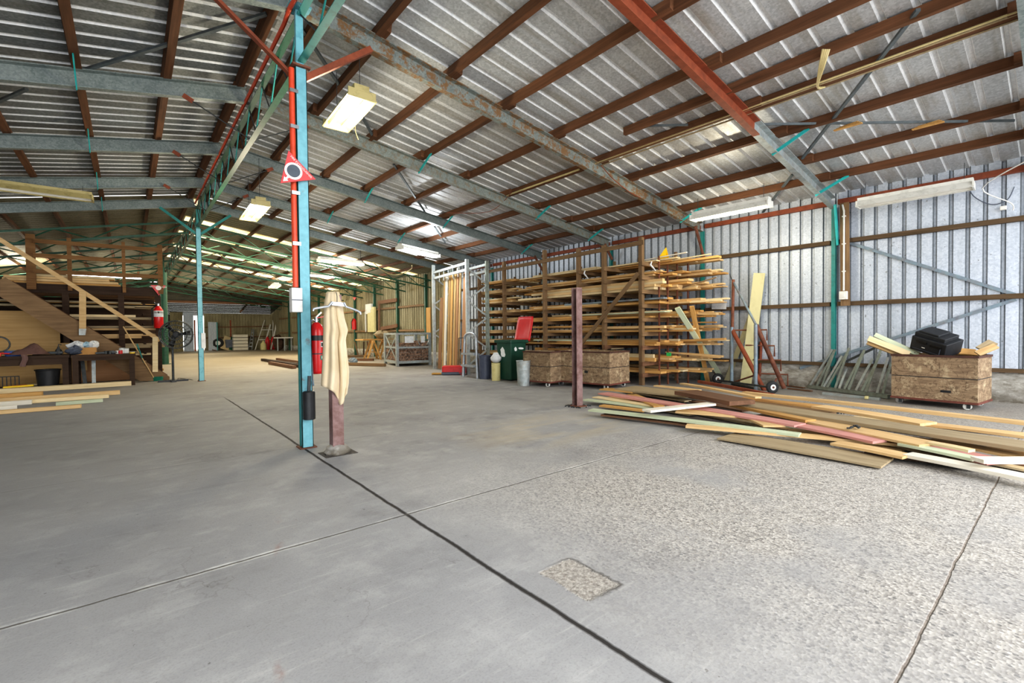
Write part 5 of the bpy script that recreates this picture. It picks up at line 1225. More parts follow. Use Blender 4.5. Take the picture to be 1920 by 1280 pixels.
p = on(3, zt1, .15); one('red_handle_tool', MB().tube([p+V((-.4, 0, .10)), p+V((.05, 0, .06)), p+V((.2, .05, .05))], .018, 8), RED, 'red long-handled tool lying across the long workbench', 'tool', p, smooth=50)
p = on(2, zt1, .2); one('orange_tool', MB().box(p+V((-.05, -.05, .03)), (.12, .08, .06)), ORANGE_R, 'small orange tool on the long workbench', 'tool', p, bevel=.01)
p = on(5, zt1, .45); m = MB(); m.tube([p+V((.16*math.cos(2*PI*k/20)-.05, 0, .25+.16*math.sin(2*PI*k/20))) for k in range(20)], .015, 6, True); m.bar(p+V((-.05, 0, 0)), p+V((-.05, 0, .1)), .05, .03)
one('wire_hoop', m, DKSTEEL, 'dark round wire hoop standing on the long workbench', 'hoop', p, smooth=50)
p = on(57, zt1, .25); rows = []
for j in range(9):
    v = j/8; rows.append([p+V(((u-.5)*.62, (v-.5)*.5, .03+.20*math.sin(PI*min(1, max(0, u)))*math.sin(PI*v)*(1+.3*math.sin(9*u+4*v)))) for u in [i/10 for i in range(11)]])
m = MB(); m.grid(rows); one('leather_apron', m, BROWNL, 'heaped worn brown leather apron on the long workbench', 'apron', p, smooth=90)
p = on(46, zt1, .0); m = MB(); m.grid([[p+V((.03*i-.05+.02*math.sin(j), -.03-.008*(i % 2), .03-.05*j)) for i in range(4)] for j in range(6)]); ap = [q_ for q_ in C.objects if q_.name == 'leather_apron'][0]; o = lnk('strap', m, BROWNL, ap, ap.location); o.location = (0, 0, 0); o.modifiers.new('t', 'SOLIDIFY').thickness = .01
p = on(95, zt1, .3); m = MB(); m.bar(p+V((-.28, 0, .04)), p+V((.2, 0, .05)), .10, .06); m.bar(p+V((-.2, 0, .05)), p+V((-.34, 0, .15)), .05, .05); one('grinder', m, DKSTEEL, 'dark angle grinder lying on the long workbench', 'tool', p, bevel=.012)
p = on(110, zt1, .3); t = T('bench_bottle', 'dark pump bottle on the end of the long workbench', 'bottle', p)
t.part('body', MB().lathe([(.05, zt1), (.055, zt1+.02), (.055, zt1+.10), (.02, zt1+.15), (.02, zt1+.18)], (p.x, p.y, 0), 14), BLACKP, smooth=50); t.part('spout', MB().tube([p+V((0, 0, .18)), p+V((0, 0, .23)), p+V((.05, 0, .22))], .01, 6), BLACKP)
p = on(162, zt2, .35); t = T('parts_box', 'cardboard box overflowing with paper and rags on the second workbench', 'box', p)
m = MB(); m.v = []; hw, hd, hh = .17, .14, .16
for s in (-1, 1): m.box(p+V((0, s*hd, hh/2)), (2*hw, .01, hh)); m.box(p+V((s*hw, 0, hh/2)), (.01, 2*hd, hh))
m.box(p+V((0, 0, .006)), (2*hw, 2*hd, .01)); t.part('carton', m, CARD)
def crumple(p, r, mt, lab, nm='crumpled_paper', sc=(1, 1, .7), seed=1, cat=None):
    q = random.Random(seed); m = MB(); n1, n2 = 7, 12
    m.lathe([(max(.001, r*math.sin(PI*i/n1)), r*(1-math.cos(PI*i/n1))*sc[2]) for i in range(n1+1)], (0, 0, 0), n2, cap=False); m.v = [tuple(p+V((x*sc[0]*(.75+.5*q.random()), y*sc[1]*(.75+.5*q.random()), z*(.8+.4*q.random())))) for x, y, z in m.v]
    return one(nm, m, mt, lab, cat or ('paper' if nm == 'crumpled_paper' else 'rag'), p)
crumple(p+V((-.12, -.05, .13)), .11, PAPER, 'crumpled white paper spilling over the near side of the box', seed=2); crumple(p+V((.12, .0, .13)), .12, PAPER, 'crumpled white paper on the far side of the box', seed=3)
crumple(p+V((.0, -.02, .15)), .09, paint('pale_blue_paper', 'a8c4d4', '8fb0c4', .7), 'crumpled pale blue paper in the middle of the box', seed=4); crumple(on(140, zt2, .2), .14, SLATE, 'dark blue-grey rag bundled in front of the paper box', 'rag', seed=5); crumple(on(147, zt2, .45)+V((0, 0, .1)), .13, PAPER, 'white paper sheet standing behind the paper box', seed=6, sc=(1.4, .5, .7))
for k, px in enumerate((190, 198, 207, 215, 223, 205)):
    p = on(px, zt2, .15+.06*(k % 3)); m = MB(); a_ = k*1.1
    m.bar(p+V((-.10*math.cos(a_), -.06*math.sin(a_), .03)), p+V((.10*math.cos(a_), .06*math.sin(a_), .035+.02*(k % 2))), .05, .045); m.cyl(p+V((.08*math.cos(a_), .05*math.sin(a_), .0)), p+V((.08*math.cos(a_), .05*math.sin(a_), .075)), .035, n=10)
    one('hand_tool', m, [DKSTEEL, BLACKP, YELLOWP, DKSTEEL, WHITEP, SLATE][k], ['dark steel hand tool beside the paper box', 'black hand tool second past the paper box', 'yellow-handled hand tool among the dark ones', 'dark steel hand tool before the tins', 'white-handled hand tool before the tins', 'slate grey hand tool behind the yellow one'][k], 'tool', p, 'tools scattered on the second workbench', bevel=.006)
for k, (px, r_, hgt_, mt, lab) in enumerate(((229, .055, .13, WHITEP, 'white paint tin at the back of the second workbench'), (236, .06, .12, PAPER, 'second white tin nearer the brooms'), (226, .04, .09, BINRED, 'small red tin before the white paint tin'), (248, .05, .04, YELLOWP, 'flat yellow tin at the bench end'))):
    p = on(px, zt2, .45 if k < 2 else .15); t = T('paint_tin', lab, 'tin', p); t.part('body', MB().lathe([(r_, zt2), (r_, zt2+hgt_)], (p.x, p.y, 0), 16), mt, smooth=50); t.part('rim', MB().lathe([(r_*1.04, zt2+hgt_-.012), (r_*1.04, zt2+hgt_), (r_*.9, zt2+hgt_+.003)], (p.x, p.y, 0), 16), GALV_PALE, smooth=50)
# under the benches
p = V((atY(90, 700, BY+.25).x, BY+.25, .085)); t = T('black_bucket', 'black bucket on the lower shelf of the long workbench', 'bucket', p); hgt_ = atY(90, 693, BY+.25).z-.085
t.part('body', MB().lathe([(.0, .09), (.17, .085), (.2, .085+hgt_), (.19, .085+hgt_), (.16, .1), (0, .1)], (p.x, p.y, 0), 20, cap=False), BLACKP, smooth=50); t.part('rim', MB().tube([(p.x+.205*math.cos(2*PI*k/20), p.y+.205*math.sin(2*PI*k/20), .085+hgt_) for k in range(20)], .014, 6, True), BLACKP)
p = V((atY(16, 700, BY+.2).x, BY+.2, .085)); t = T('wire_crate', 'black wire crate on the lower shelf of the long workbench', 'crate', p)
t.part('hoop', MB().tube([p+V((-.15, 0, 0)), p+V((-.15, 0, .24)), p+V((.15, 0, .24)), p+V((.15, 0, 0))], .012, 6), BLACKP)
for k in range(4): t.part('rod', MB().tube([p+V((-.09+.06*k, 0, 0)), p+V((-.09+.06*k, 0, .24))], .008, 6), BLACKP)
for k, (px, L, mt, lab) in enumerate(((35, .45, YELLOWP, 'yellow-handled saw on the lower bench shelf'), (30, .3, ORANGE_R, 'orange power tool on the lower bench shelf'), (50, .6, GREY_TAN, 'olive cloth strip on the lower bench shelf'), (75, .5, GALV_PALE, 'grey rolled strip beside the bucket'))):
    p = V((atY(px, 712, BY+.12).x, BY+.10+.09*k, .11)); one('shelf_tool', MB().bar(p+V((-L/2, 0, -.0)), p+V((L/2, 0, .012)), .08, .04), mt, lab, 'tool', p, bevel=.012)
for k, (px, lab) in enumerate(((160, 'bent steel offcut leaning under the second workbench'), (176, 'straight grey steel offcut leaning under the second workbench'))):
    a = V((atY(px, 715, BY+.4).x, BY+.4, 0)); tag(stick('steel_offcut', a+V((0, 0, .01)), a+V((-.05+.05*k, .12, .62)), .07, .03, GALV_PALE if k else DKSTEEL, V((0, 1, 0))), lab, 'offcut')
# brooms
for k, (x0, y0, x1, y1, mt, hm, lab) in enumerate(((292, 714, 231, 612, PINE, TEALP, 'long pine-handled broom with green head leaning on the stair'), (282, 713, 257, 645, TEAL, DKSTEEL, 'shorter teal-handled broom leaning behind the long broom'))):
    a = fl(x0, y0); b = atY(x1, y1, 14.76-.12*k); d = (b-a).normalized()
    t = T('broom', lab, 'broom', a); t.part('handle', MB().tube([a+d*.1, b], .014, 8), mt, smooth=50)
    u = V((.85, -.5, 0)); hd_ = t.part('head', MB().bar(a-u*.16+V((0, 0, .085)), a+u*.16+V((0, 0, .085)), .07, .05), hm); t.part('bristles', MB().bar(a-u*.155+V((0, 0, .032)), a+u*.155+V((0, 0, .032)), .065, .064), TEALP if k == 0 else BLACKP, under=hd_)
# fan
fb = fl(325, 715); fy = fb.y; fc = atY(331, 627, fy-.1); FR = (atY(362, 627, fy-.1)-fc).length
t = T('pedestal_fan', 'large black pedestal fan beside the stair', 'fan', fb)
t.part('pole', MB().tube([fb+V((0, 0, .03)), V((fb.x, fy, fc.z-.02))], .026, 12), DKSTEEL, smooth=50)
t.part('base', MB().box(fb+V((0, 0, .022)), (.62, .10, .044)).box(fb+V((0, 0, .020)), (.10, .5, .04)), BLACKP)
fd = V((-.25, -.97, 0)).normalized(); fu = V((0, 0, 1)); fr_ = fd.cross(fu)
fcen = V((fc.x, fc.y, fc.z))
t.part('motor', MB().cyl(fcen-fd*.16, fcen+fd*.02, .10, .08, 18), BLACKP, smooth=40); t.part('hub', MB().cyl(fcen+fd*.02, fcen+fd*.09, .05, n=16), BLACKP, smooth=40)
for k in range(3):
    a_ = 2*PI*k/3+.9; m = MB(); P_ = []
    for i in range(6):
        v = i/5; rad_ = .07+(FR*.88-.07)*v; wd = .03+.045*v; P_.append([fcen+fd*.05+(fr_*math.cos(a_)+fu*math.sin(a_))*rad_+(fr_*-math.sin(a_)+fu*math.cos(a_))*wd*(u-.5)*1.6+fd*(.05*(u-.5)) for u in (0, .5, 1)])
    m.grid(P_); o = t.part('blade', m, BLACKP, smooth=60); o.modifiers.new('t', 'SOLIDIFY').thickness = .006
m = MB()
for dd, rr_ in ((.10, FR), (-.05, FR), (.13, FR*.7), (.14, FR*.4)): m.tube([fcen+fd*dd+(fr_*math.cos(2*PI*k/32)+fu*math.sin(2*PI*k/32))*rr_ for k in range(32)], .012, 5, True)
for k in range(24):
    a_ = 2*PI*k/24; e = fr_*math.cos(a_)+fu*math.sin(a_); m.tube([fcen+fd*.14+e*.06, fcen+fd*.13+e*FR*.7, fcen+fd*.10+e*FR, fcen-fd*.05+e*FR], .0045, 4)
t.part('guard', m, DKSTEEL)
cable(smooth_path([fb+V((.1, .1, .02)), V((1.0, 15.2, .012)), V((1.2, 14.6, .012)), V((1.34, 14.15, .012)), V((1.42, 14.1, .5)), V((1.44, 14.05, .9))]), .008, CABLE_B, 'black cord running from the fan up the middle post')
# extinguisher and sign under the mezzanine rail
p = atY(298, 625, SY+.7); zb, zt = atY(298, 615, p.y).z, atY(298, 572, p.y).z; r_ = .105
t = T('fire_extinguisher', 'red extinguisher with white label on the mezzanine post above the fan', 'fire extinguisher', (p.x, p.y, zb))
t.part('cylinder', MB().lathe([(r_*.85, zb), (r_, zb+.03), (r_, zt-.14), (r_*.6, zt-.05), (r_*.3, zt-.02)], (p.x, p.y, 0), 22), RED, smooth=50)
t.part('label', MB().lathe([(r_+.002, zb+.30), (r_+.002, zb+.44)], (p.x, p.y, 0), 22, cap=False), PAPER, smooth=50); t.part('label', MB().lathe([(r_+.002, zt-.22), (r_+.002, zt-.15)], (p.x, p.y, 0), 22, cap=False), WHITEP, smooth=50)
t.part('valve', MB().cyl((p.x, p.y, zt-.03), (p.x, p.y, zt+.04), .03, n=10), CHROME); t.part('handle', MB().bar((p.x-.07, p.y-.02, zt+.03), (p.x+.05, p.y-.02, zt+.06), .03, .02), BLACKP)
t.part('hose', MB().tube([(p.x-.04, p.y, zt), (p.x-.14, p.y, zt-.1), (p.x-.13, p.y-.02, zb+.1)], .016, 6), BLACKP)
y_ = MY-.12; A_, B_, D_ = atY(282, 534, y_), atY(311, 535, y_), atY(298, 554, y_)
t = T('extinguisher_sign', 'red downward-pointing fire extinguisher triangle on the mezzanine post', 'sign', D_); t.part('panel', MB().prism([A_, D_, B_], (0, .012, 0)), SIGN_R)
cc = (A_+B_+D_)/3+V((0, 0, .03)); t.part('white_disc', MB().prism([V((cc.x+.062*math.cos(2*PI*k/20), y_-.008, cc.z-.01+.062*math.sin(2*PI*k/20))) for k in range(20)], (0, .006, 0)), SIGN_W)
text('FIRE EXTINGUISHER', .042, SIGN_W, (A_+B_)/2+V((0, -.008, -.05)), (1, 0, 0), (0, -1, 0), t.e, t.loc)
# boards stacked on the floor at the view edge
FP = [(-60, 737, 246, 718, .16, .10, PINE_PALE, 'backmost pale board of the stack on the floor before the benches'), (-60, 747, 80, 738, .16, .09, PINE_ORANGE, 'orange board second from the back of the floor stack before the benches'), (-60, 755, 225, 735, .15, .075, PINE, 'longest yellow board in the middle of the floor stack before the benches'), (60, 752, 204, 742, .14, .06, PINE_PALE, 'pale board stepping out third in the floor stack before the benches'), (-60, 762, 60, 753, .14, .07, WHITE_T, 'white board end in the floor stack before the benches'), (105, 757, 193, 750, .12, .05, PRIMED, 'short pale green board in the floor stack before the benches'), (-60, 771, 32, 763, .13, .07, WHITE_T, 'shortest white board in the floor stack before the benches'), (-60, 777, 152, 761, .13, .05, PINE, 'frontmost pine board of the floor stack before the benches')]
for x0, y0, x1, y1, w, th, mt, lab in FP: tag(stick('floor_board', fl(x0, y0, th/2+.004), fl(x1, y1, th/2+.004), w, th, mt), lab, 'board', 'boards on the floor before the benches')
# ------------------------------------------------------------------ mid-distance: chip cage, sawhorses, wall gear
ca, cb, cd = fl(723, 682), fl(745, 687), fl(806, 684)
u1, u2 = (cb-ca), (cd-cb); zc = hz(cb, 624)
t = T('wire_cage', 'galvanised wire stillage cage half full of wood chips', 'cage', cb)
P4 = [ca, cb, cd, ca+u2]
for p in P4: t.part('post', MB().bar(p, p+V((0, 0, zc)), .09, .09, (1, 0, 0)), GALV_PALE)
for z, w in ((.14, .09), (zc*.56, .06), (zc-.03, .07)):
    for i in range(4): t.part('rail', MB().bar(P4[i]+V((0, 0, z)), P4[(i+1) % 4]+V((0, 0, z)), w*.6, w), GALV_PALE)
for i, nv in ((0, 10), (1, 24), (2, 10)):
    p, q = P4[i], P4[(i+1) % 4]; m = MB()
    for k in range(1, nv): e = p.lerp(q, k/nv); m.bar(e+V((0, 0, .14)), e+V((0, 0, zc)), .006, .006, (1, 0, 0))
    for k in range(1, 9): z = .14+(zc-.14)*k/9; m.bar(p+V((0, 0, z)), q+V((0, 0, z)), .006, .006)
    t.part('mesh_panel', m, GALV)
for a_, b_ in (((ca, .16), (cb, zc-.05)), ((ca, zc-.05), (cb, .16))): t.part('cross_brace', MB().bar(a_[0]+V((0, 0, a_[1])), b_[0]+V((0, 0, b_[1])), .05, .02, (1, 0, 0)), GALV_PALE)
for f_, w in ((.38, .32), (.80, .14)): e = cb.lerp(cd, f_)+V((-.03, -.03, zc*.80)); t.part('tag_plate', MB().box(e, (.02, w, zc*.2), (u2.cross(V((0, 0, 1))).normalized(), u2.normalized(), V((0, 0, 1)))), PAPER)
for f_, dd in ((.68, .09), (.95, -.09)): e = cb.lerp(cd, f_)+V((-.03, -.03, zc*.72)); t.part('cross_brace', MB().bar(e+u2.normalized()*-dd+V((0, 0, .12)), e+u2.normalized()*dd*.3+V((0, 0, -.1)), .04, .015, (1, 0, 0)), GALV_PALE)
CHIPM = NT('wood_chips'); _v = CHIPM.coord((1, 1, 1)); _o = CHIPM.node('ShaderNodeTexVoronoi'); _o.inputs['Scale'].default_value = 16; CHIPM.link(_v, _o.inputs['Vector']); _s = CHIPM.n.new('ShaderNodeSeparateColor'); CHIPM.link(_o.outputs['Color'], _s.inputs[0])
_c = CHIPM.mix(_s.outputs[0], h('5e3d2e'), h('c49c80')); CHIPM.bump(_o.outputs['Distance'], 1, .05); CHIPM = CHIPM.fin(_c, .9, 0, .1)
m = MB(); zf = zc*.60; cin = sum(P4, V())/4; rr = random.Random(9); n = 14
def cp(a, b, z): p = P4[0].lerp(P4[1], a).lerp(P4[3].lerp(P4[2], a), b); return cin+(p-cin)*.96+V((0, 0, z))
top = [[cp(i/n, j/n, zf+rr.uniform(-.05, .05)+.12*j/n) for i in range(n+1)] for j in range(n+1)]; m.grid(top)
for e in ([r[0] for r in top], [r[-1] for r in top], top[0], top[-1]): m.grid([e, [V((p.x, p.y, .18)) for p in e]])
for k in range(420):
    a, b = rr.random(), rr.random(); p = cp(a, b, zf+.12*b+.03)
    if k > 180: p = cp(rr.choice((1., a)), b if rr.random() < .8 else 0, rr.uniform(.2, zf))
    ang = rr.random()*6; m.bar(p-V((math.cos(ang), math.sin(ang), rr.uniform(-.5, .5)))*.045, p+V((math.cos(ang), math.sin(ang), rr.uniform(-.5, .5)))*.045, .04, .015)
one('wood_chips', m, CHIPM, 'brown wood chips filling the wire cage', 'wood chips', cin)['kind'] = 'stuff'
# sawhorses and top
def sawhorse(pc, dirx, lab, zt):
    t = T('sawhorse', lab, 'sawhorse', pc); d = V(dirx).normalized(); n = V((-d.y, d.x, 0))
    t.part('beam', MB().bar(pc-d*.42+V((0, 0, zt-.05)), pc+d*.42+V((0, 0, zt-.05)), .09, .09), PINE_ORANGE)
    for s in (-1, 1):
        for q in (-1, 1): t.part('leg', MB().bar(pc+d*.30*s+n*.03*q+V((0, 0, zt-.06)), pc+d*.38*s+n*.30*q, .08, .04, d), PINE_ORANGE)
        t.part('tie', MB().bar(pc+d*.34*s-n*.2+V((0, 0, zt*.40)), pc+d*.34*s+n*.2+V((0, 0, zt*.40)), .06, .02), PINE_ORANGE)
q0, q1 = fl(700, 674)+V((0, .1, 0)), fl(717, 672)+V((.1, .0, 0)); zt = hz(q0, 638)
sawhorse(q0, (.2, 1, 0), 'orange timber sawhorse farther from the wire cage', zt); sawhorse(q1, (.2, 1, 0), 'orange timber sawhorse half hidden by the wire cage', zt)
tag(stick('sawhorse_plank', q0+V((-.55, .1, zt+.035)), q1+V((.35, .1, zt+.035)), .55, .06, PINE_ORANGE), 'thick orange planks laid across the sawhorses', 'plank')
crumple((q0+q1)/2+V((.2, 0, zt+.07)), .25, GREY_TAN, 'grey heap of sacking on the sawhorse planks', 'rag', seed=8, sc=(1.5, 1, .7))
for k, (x0, y0, x1, y1, mt, lab) in enumerate(((492, 674, 565, 684, DARKW, 'longest dark timber lying on the floor past the blue post'), (503, 676, 568, 687, DARKW, 'second dark timber in the floor bundle past the blue post'), (506, 680, 552, 688, BROWNW, 'front dark timber in the floor bundle past the blue post'), (520, 673, 570, 680, BROWNW, 'rear dark timber in the floor bundle past the blue post'), (650, 682, 722, 684, GREYW, 'grey beam lying on the floor by the wire cage'), (655, 674, 700, 674, BROWNW, 'brown beam on the floor before the sawhorses'), (648, 668, 690, 667, GREYW, 'farther beam on the floor beneath the wall extinguisher'))):
    tag(stick('floor_timber', fl(x0, y0, .06), fl(x1, y1, .06), .12, .10, mt), lab, 'timber', 'timbers lying on the far floor')
crumple(fl(662, 682), .14, BLUEST, 'blue-grey bundle of plastic on the far floor, seen beside the towel', 'plastic_bundle', seed=12, sc=(1.3, 1, .8), cat='bundle')
for k in range(5):
    a = fl(672+5*k, 668-2*(k % 2)); tag(stick('scrap_stake', a+V((0, 0, .01)), a+V((.1*(k % 3)-.1, .2, .75+.15*(k % 2))), .06, .04, [GREYW, BROWNW, DARKW][k % 3], V((0, 1, 0))), f'rough stake standing in the scrap corner beneath the old wall, {ORD[k]} toward the sawhorses', 'stake', 'scrap stakes')
# wall gear on the old wall
def wbox(px, py, w, hh, mt, nm, lab, cat, off=.16, d=.1):
    p = atW(px, py, off); t = T(nm, lab, cat, p); t.part('body', MB().box(p, (d, w, hh)), mt, bevel=.008); t.part('door', MB().box(p+V((-d/2-.006, 0, 0)), (.012, w*.8, hh*.8)), mt); return t
wbox(692, 579, .75, .5, WHITEP, 'meter_box', 'white meter box on the old olive wall', 'electrical box'); wbox(697, 599, .85, 1.25, CREAMP, 'cream_cabinet', 'cream cabinet panel beneath the white meter box', 'cabinet')
one('wall_pipe', MB().tube([atW(688, 580, .2), atW(685, 585, .2), atW(686, 622, .2)], .035, 8), WHITEP, 'pale pipe dropping from the white meter box', 'pipe', atW(686, 622, .2), smooth=50)
p = atW(664, 607, .3); t = T('fire_extinguisher', 'small distant red extinguisher on the old olive wall', 'fire extinguisher', p); t.part('cylinder', MB().lathe([(.11, p.z-.3), (.12, p.z+.15), (.05, p.z+.28)], (p.x, p.y, 0), 14), RED, smooth=50); t.part('hose', MB().tube([p+V((-.05, 0, .28)), p+V((-.16, -.05, .1)), p+V((-.14, 0, -.25))], .02, 6), BLACKP)
A_, B_, D_ = atW(661, 557, .3), atW(668, 557, .3), atW(664.5, 563, .3); tag(lnk('extinguisher_sign', MB().prism([A_, D_, B_], (.01, 0, 0)), SIGN_R, None, None), 'tiny distant red triangle sign on the old olive wall', 'sign')
t = T('door_frame', 'brown timber frame standing against the old olive wall', 'frame', atW(711, 640, .2))
for a_, b_ in (((711, 640), (711, 567)), ((709, 567), (744, 562)), ((714, 616), (745, 610))): t.part('board', MB().bar(atW(*a_, .2), atW(*b_, .2), .16, .04, (1, 0, 0)), BROWNW)
for k, (px, py, w, mt, lab) in enumerate(((803, 560, .3, PINE_ORANGE, 'orange sheet edge fixed on the wall beyond the standing sheets'),)): 
    p = atW(px, py, .25); tag(stick('wall_sheet_offcut', V((p.x, p.y, .9)), V((p.x, p.y, 2.2)), .35, .03, mt, V((1, 0, 0))), lab, 'sheet')
# ------------------------------------------------------------------ far end
EYY = 41.45
def E_(px, py, y=40.6): return atY(px, py, y)
xd0, xd1 = E_(364, 640, 41.6).x, E_(391, 640, 41.6).x
DAYM = glow('daylight_beyond_door', 'f4fbf4', 1.6)
m = MB(); m.quad((xd0-3, 46, -1), (xd1+3, 46, -1), (xd1+3, 46, 4), (xd0-3, 46, 4)); tag(lnk('sky_backdrop', m, DAYM), kind='structure')
t = T('sheet_door', 'open pale corrugated sheet door beside the bright doorway', 'door', E_(400, 657))
m = MB(); a, b = E_(391, 657), E_(408, 657); zt = E_(400, 604).z; n = 12
m.grid([[a.lerp(b, i/n)+V((0, .03*(i % 2), z)) for i in range(n+1)] for z in (0, zt)]); t.part('sheet', m, WALLM); t.part('stile', MB().bar(b, b+V((0, 0, zt)), .08, .06, (1, 0, 0)), TEAL)
for k, (px0, px1, yt, mt, lab) in enumerate(((320, 344, 585, WALLF, 'pale corrugated sheet panel closing the end behind the green post'), (345, 364, 585, WALLM, 'light corrugated panel between the green post and doorway'))):
    a, b = E_(px0, 657, 40.9), E_(px1, 657, 40.9); zt = E_(px0, yt, 40.9).z; a.z = b.z = 0; m = MB(); n = 20; m.grid([[a.lerp(b, i/n)+V((0, .035*(i % 2), z)) for i in range(n+1)] for z in (0, zt)]); tag(lnk('end_cladding', m, mt, None, a), lab, 'panel')
a = E_(366, 657, 41); tag(stick('door_stile', V((a.x, 41, 0)), V((a.x, 41, 2.3)), .12, .10, PRIMER, V((1, 0, 0))), 'rusty red stile at the edge of the bright doorway', 'post')
p = E_(409, 652); t = T('tyre', 'spare tyre lying against the far end wall', 'tyre', p); ry = .55
t.part('tread', MB().tube([p+V((.38*math.cos(2*PI*k/20)*.7, .1, .36+.25*math.sin(2*PI*k/20))) for k in range(20)], .12, 8, True), RUBBER, smooth=60); t.part('rim', MB().cyl(p+V((0, .02, .36)), p+V((0, .2, .36)), .17, n=16), WHITEP, smooth=40)
tag(stick('dark_drum_bag', p+V((.5, .3, .3)), p+V((1.3, .3, .3)), .6, .6, SLATE), 'dark bundle beside the spare tyre', 'bundle')
for k, (x0, x1, yt, w, mt, lab) in enumerate(((425, 433, 633, .9, PINE_PALE, 'pale sheet leaning on the far end wall past the tyre'), (434, 438, 632, .35, GREENM, 'green board leaning on the far end wall'), (402, 404, 640, .3, BROWNW, 'small brown board leaning inside the bright doorway'))):
    a = E_(x0, 657); b = E_(x1, yt, 41.2); a.z = .02; tag(stick('leaning_sheet', a, b, w, .05, mt, V((0, -1, 0))), lab, 'board')
for k in range(5):
    a, b = E_(437, 655, 40.2), E_(464, 655, 40.2); z = .12+.24*k; a.z = b.z = z; tag(stick('white_bundle', a, b, .5, .2, WHITE_T), f'white wrapped bundle in the stack at the far wall, {ORD[k]} from the floor', 'bundle', 'white bundles at the far wall')
def ladder(pa, pb, pta, ptb, n, lab, mt=ALU, y=40.0, w=.05):
    A0, B0 = E_(*pa, y), E_(*pb, y); A0.z = B0.z = 0; A1_, B1_ = E_(*pta, y+.9), E_(*ptb, y+.9)
    t = T('far_ladder', lab, 'ladder', (A0+B0)/2)
    for a, b in ((A0, A1_), (B0, B1_)): t.part('rail', MB().bar(a, b, w, .06, (0, 1, 0)), mt)
    for k in range(1, n+1): f_ = k/(n+1); t.part('rung', MB().bar(A0.lerp(A1_, f_), B0.lerp(B1_, f_), w, .05), mt)
ladder((465, 656), (472, 656), (473, 617), (476, 617), 5, 'narrow aluminium ladder standing at the far wall'); ladder((478, 655), (511, 655), (496, 600), (512, 600), 2, 'wide pale frame with two rungs leaning on the far wall', WHITEP); 
a = E_(493, 655, 39.8); a.z = 0; tag(stick('leaning_pole', a, E_(507, 608, 40.9), .09, .05, WHITEP, V((0, 1, 0))), 'pale pole leaning inside the wide frame', 'pole'); a = E_(508, 655, 39.5); a.z = 0; tag(stick('leaning_pole', a, E_(520, 598, 40.3), .09, .05, WHITEP, V((0, 1, 0))), 'pale pole leaning past the wide frame', 'pole')
p = E_(502, 655, 39.8); p.z = 0
for k, (dx, lab) in enumerate(((0, 'distant red gas bottle at the far wall, nearer the frame'), (.38, 'distant red gas bottle at the far wall, nearer the table'))): one('gas_bottle', MB().lathe([(.14, 0), (.16, .05), (.16, .75), (.08, .92), (.04, 1.0)], (p.x+dx, p.y, 0), 14), BINRED, lab, 'gas bottle', (p.x+dx, p.y, 0), smooth=50)
p = E_(494, 655, 39.3); p.z = 0; one('plastic_jug', MB().lathe([(.2, 0), (.22, .05), (.2, .45), (.07, .6), (.06, .7)], (p.x, p.y, 0), 14), CREAMP, 'pale plastic jug on the floor at the far wall', 'jug', p, smooth=50)
ta, tb = E_(516, 656, 36), E_(547, 655, 36); zt = E_(530, 633, 36).z; ta.z = tb.z = 0; t = T('far_table', 'long pale trestle table at the far wall', 'table', ta)
t.part('top', MB().bar(ta+V((0, 0, zt)), tb+V((0, 0, zt)), .8, .08), WHITEP)
for e in (ta+V((.1, 0, 0)), tb-V((.1, 0, 0)), (ta+tb)/2): t.part('leg', MB().bar(e-V((0, .3, 0)), e-V((0, .3, -zt+.04)), .07, .07, (1, 0, 0)), GALV_PALE)
p = (ta+tb)/2+V((.5, .5, 0)); crumple(p-V((.7, 0, 0)), .4, DARKW, 'dark machine behind the pale trestle table', 'dark_machine', seed=15, sc=(.9, .7, 1.3), cat='machine')
a = E_(545, 656, 39.5); tag(stick('brown_door_panel', V((a.x, 39.5, 0)), V((a.x, 39.5, 2.2)), .9, .06, BROWNW, V((0, 1, 0))), 'tall brown panel standing in the far corner behind the blue post', 'panel')
for k, px in enumerate((433, 492)):
    a = E_(px, 656, 41.4); tag(stick('far_wall_post', V((a.x, 41.4, 0)), V((a.x, 41.4, 2.3)), .1, .1, PRIMER, V((1, 0, 0))), f'rusty post on the far end wall, {["nearer the doorway", "above the wide frame"][k]}', 'post')
for z in (.95, 1.75): tag(stick('far_girt', V((4.4, 41.44, z)), V((wx(41)-.3, 40.95, z+.08)), .08, .08, BROWNW), f'{"upper" if z > 1.2 else "lower"} brown girt across the far end wall', 'girt')
tag(stick('far_brace', E_(450, 585, 40.2), E_(466, 567, 40.2), .12, .06, BROWNW, V((0, 1, 0))), 'brown diagonal brace under the far lean-to roof', 'brace')
tag(stick('gable_beam', V((LXE, 38.15, 3.42)), V((wx(38.2)-.05, 38.15, 3.42)), .12, .16, BROWNW), 'brown beam along the foot of the dark gable screen', 'beam')
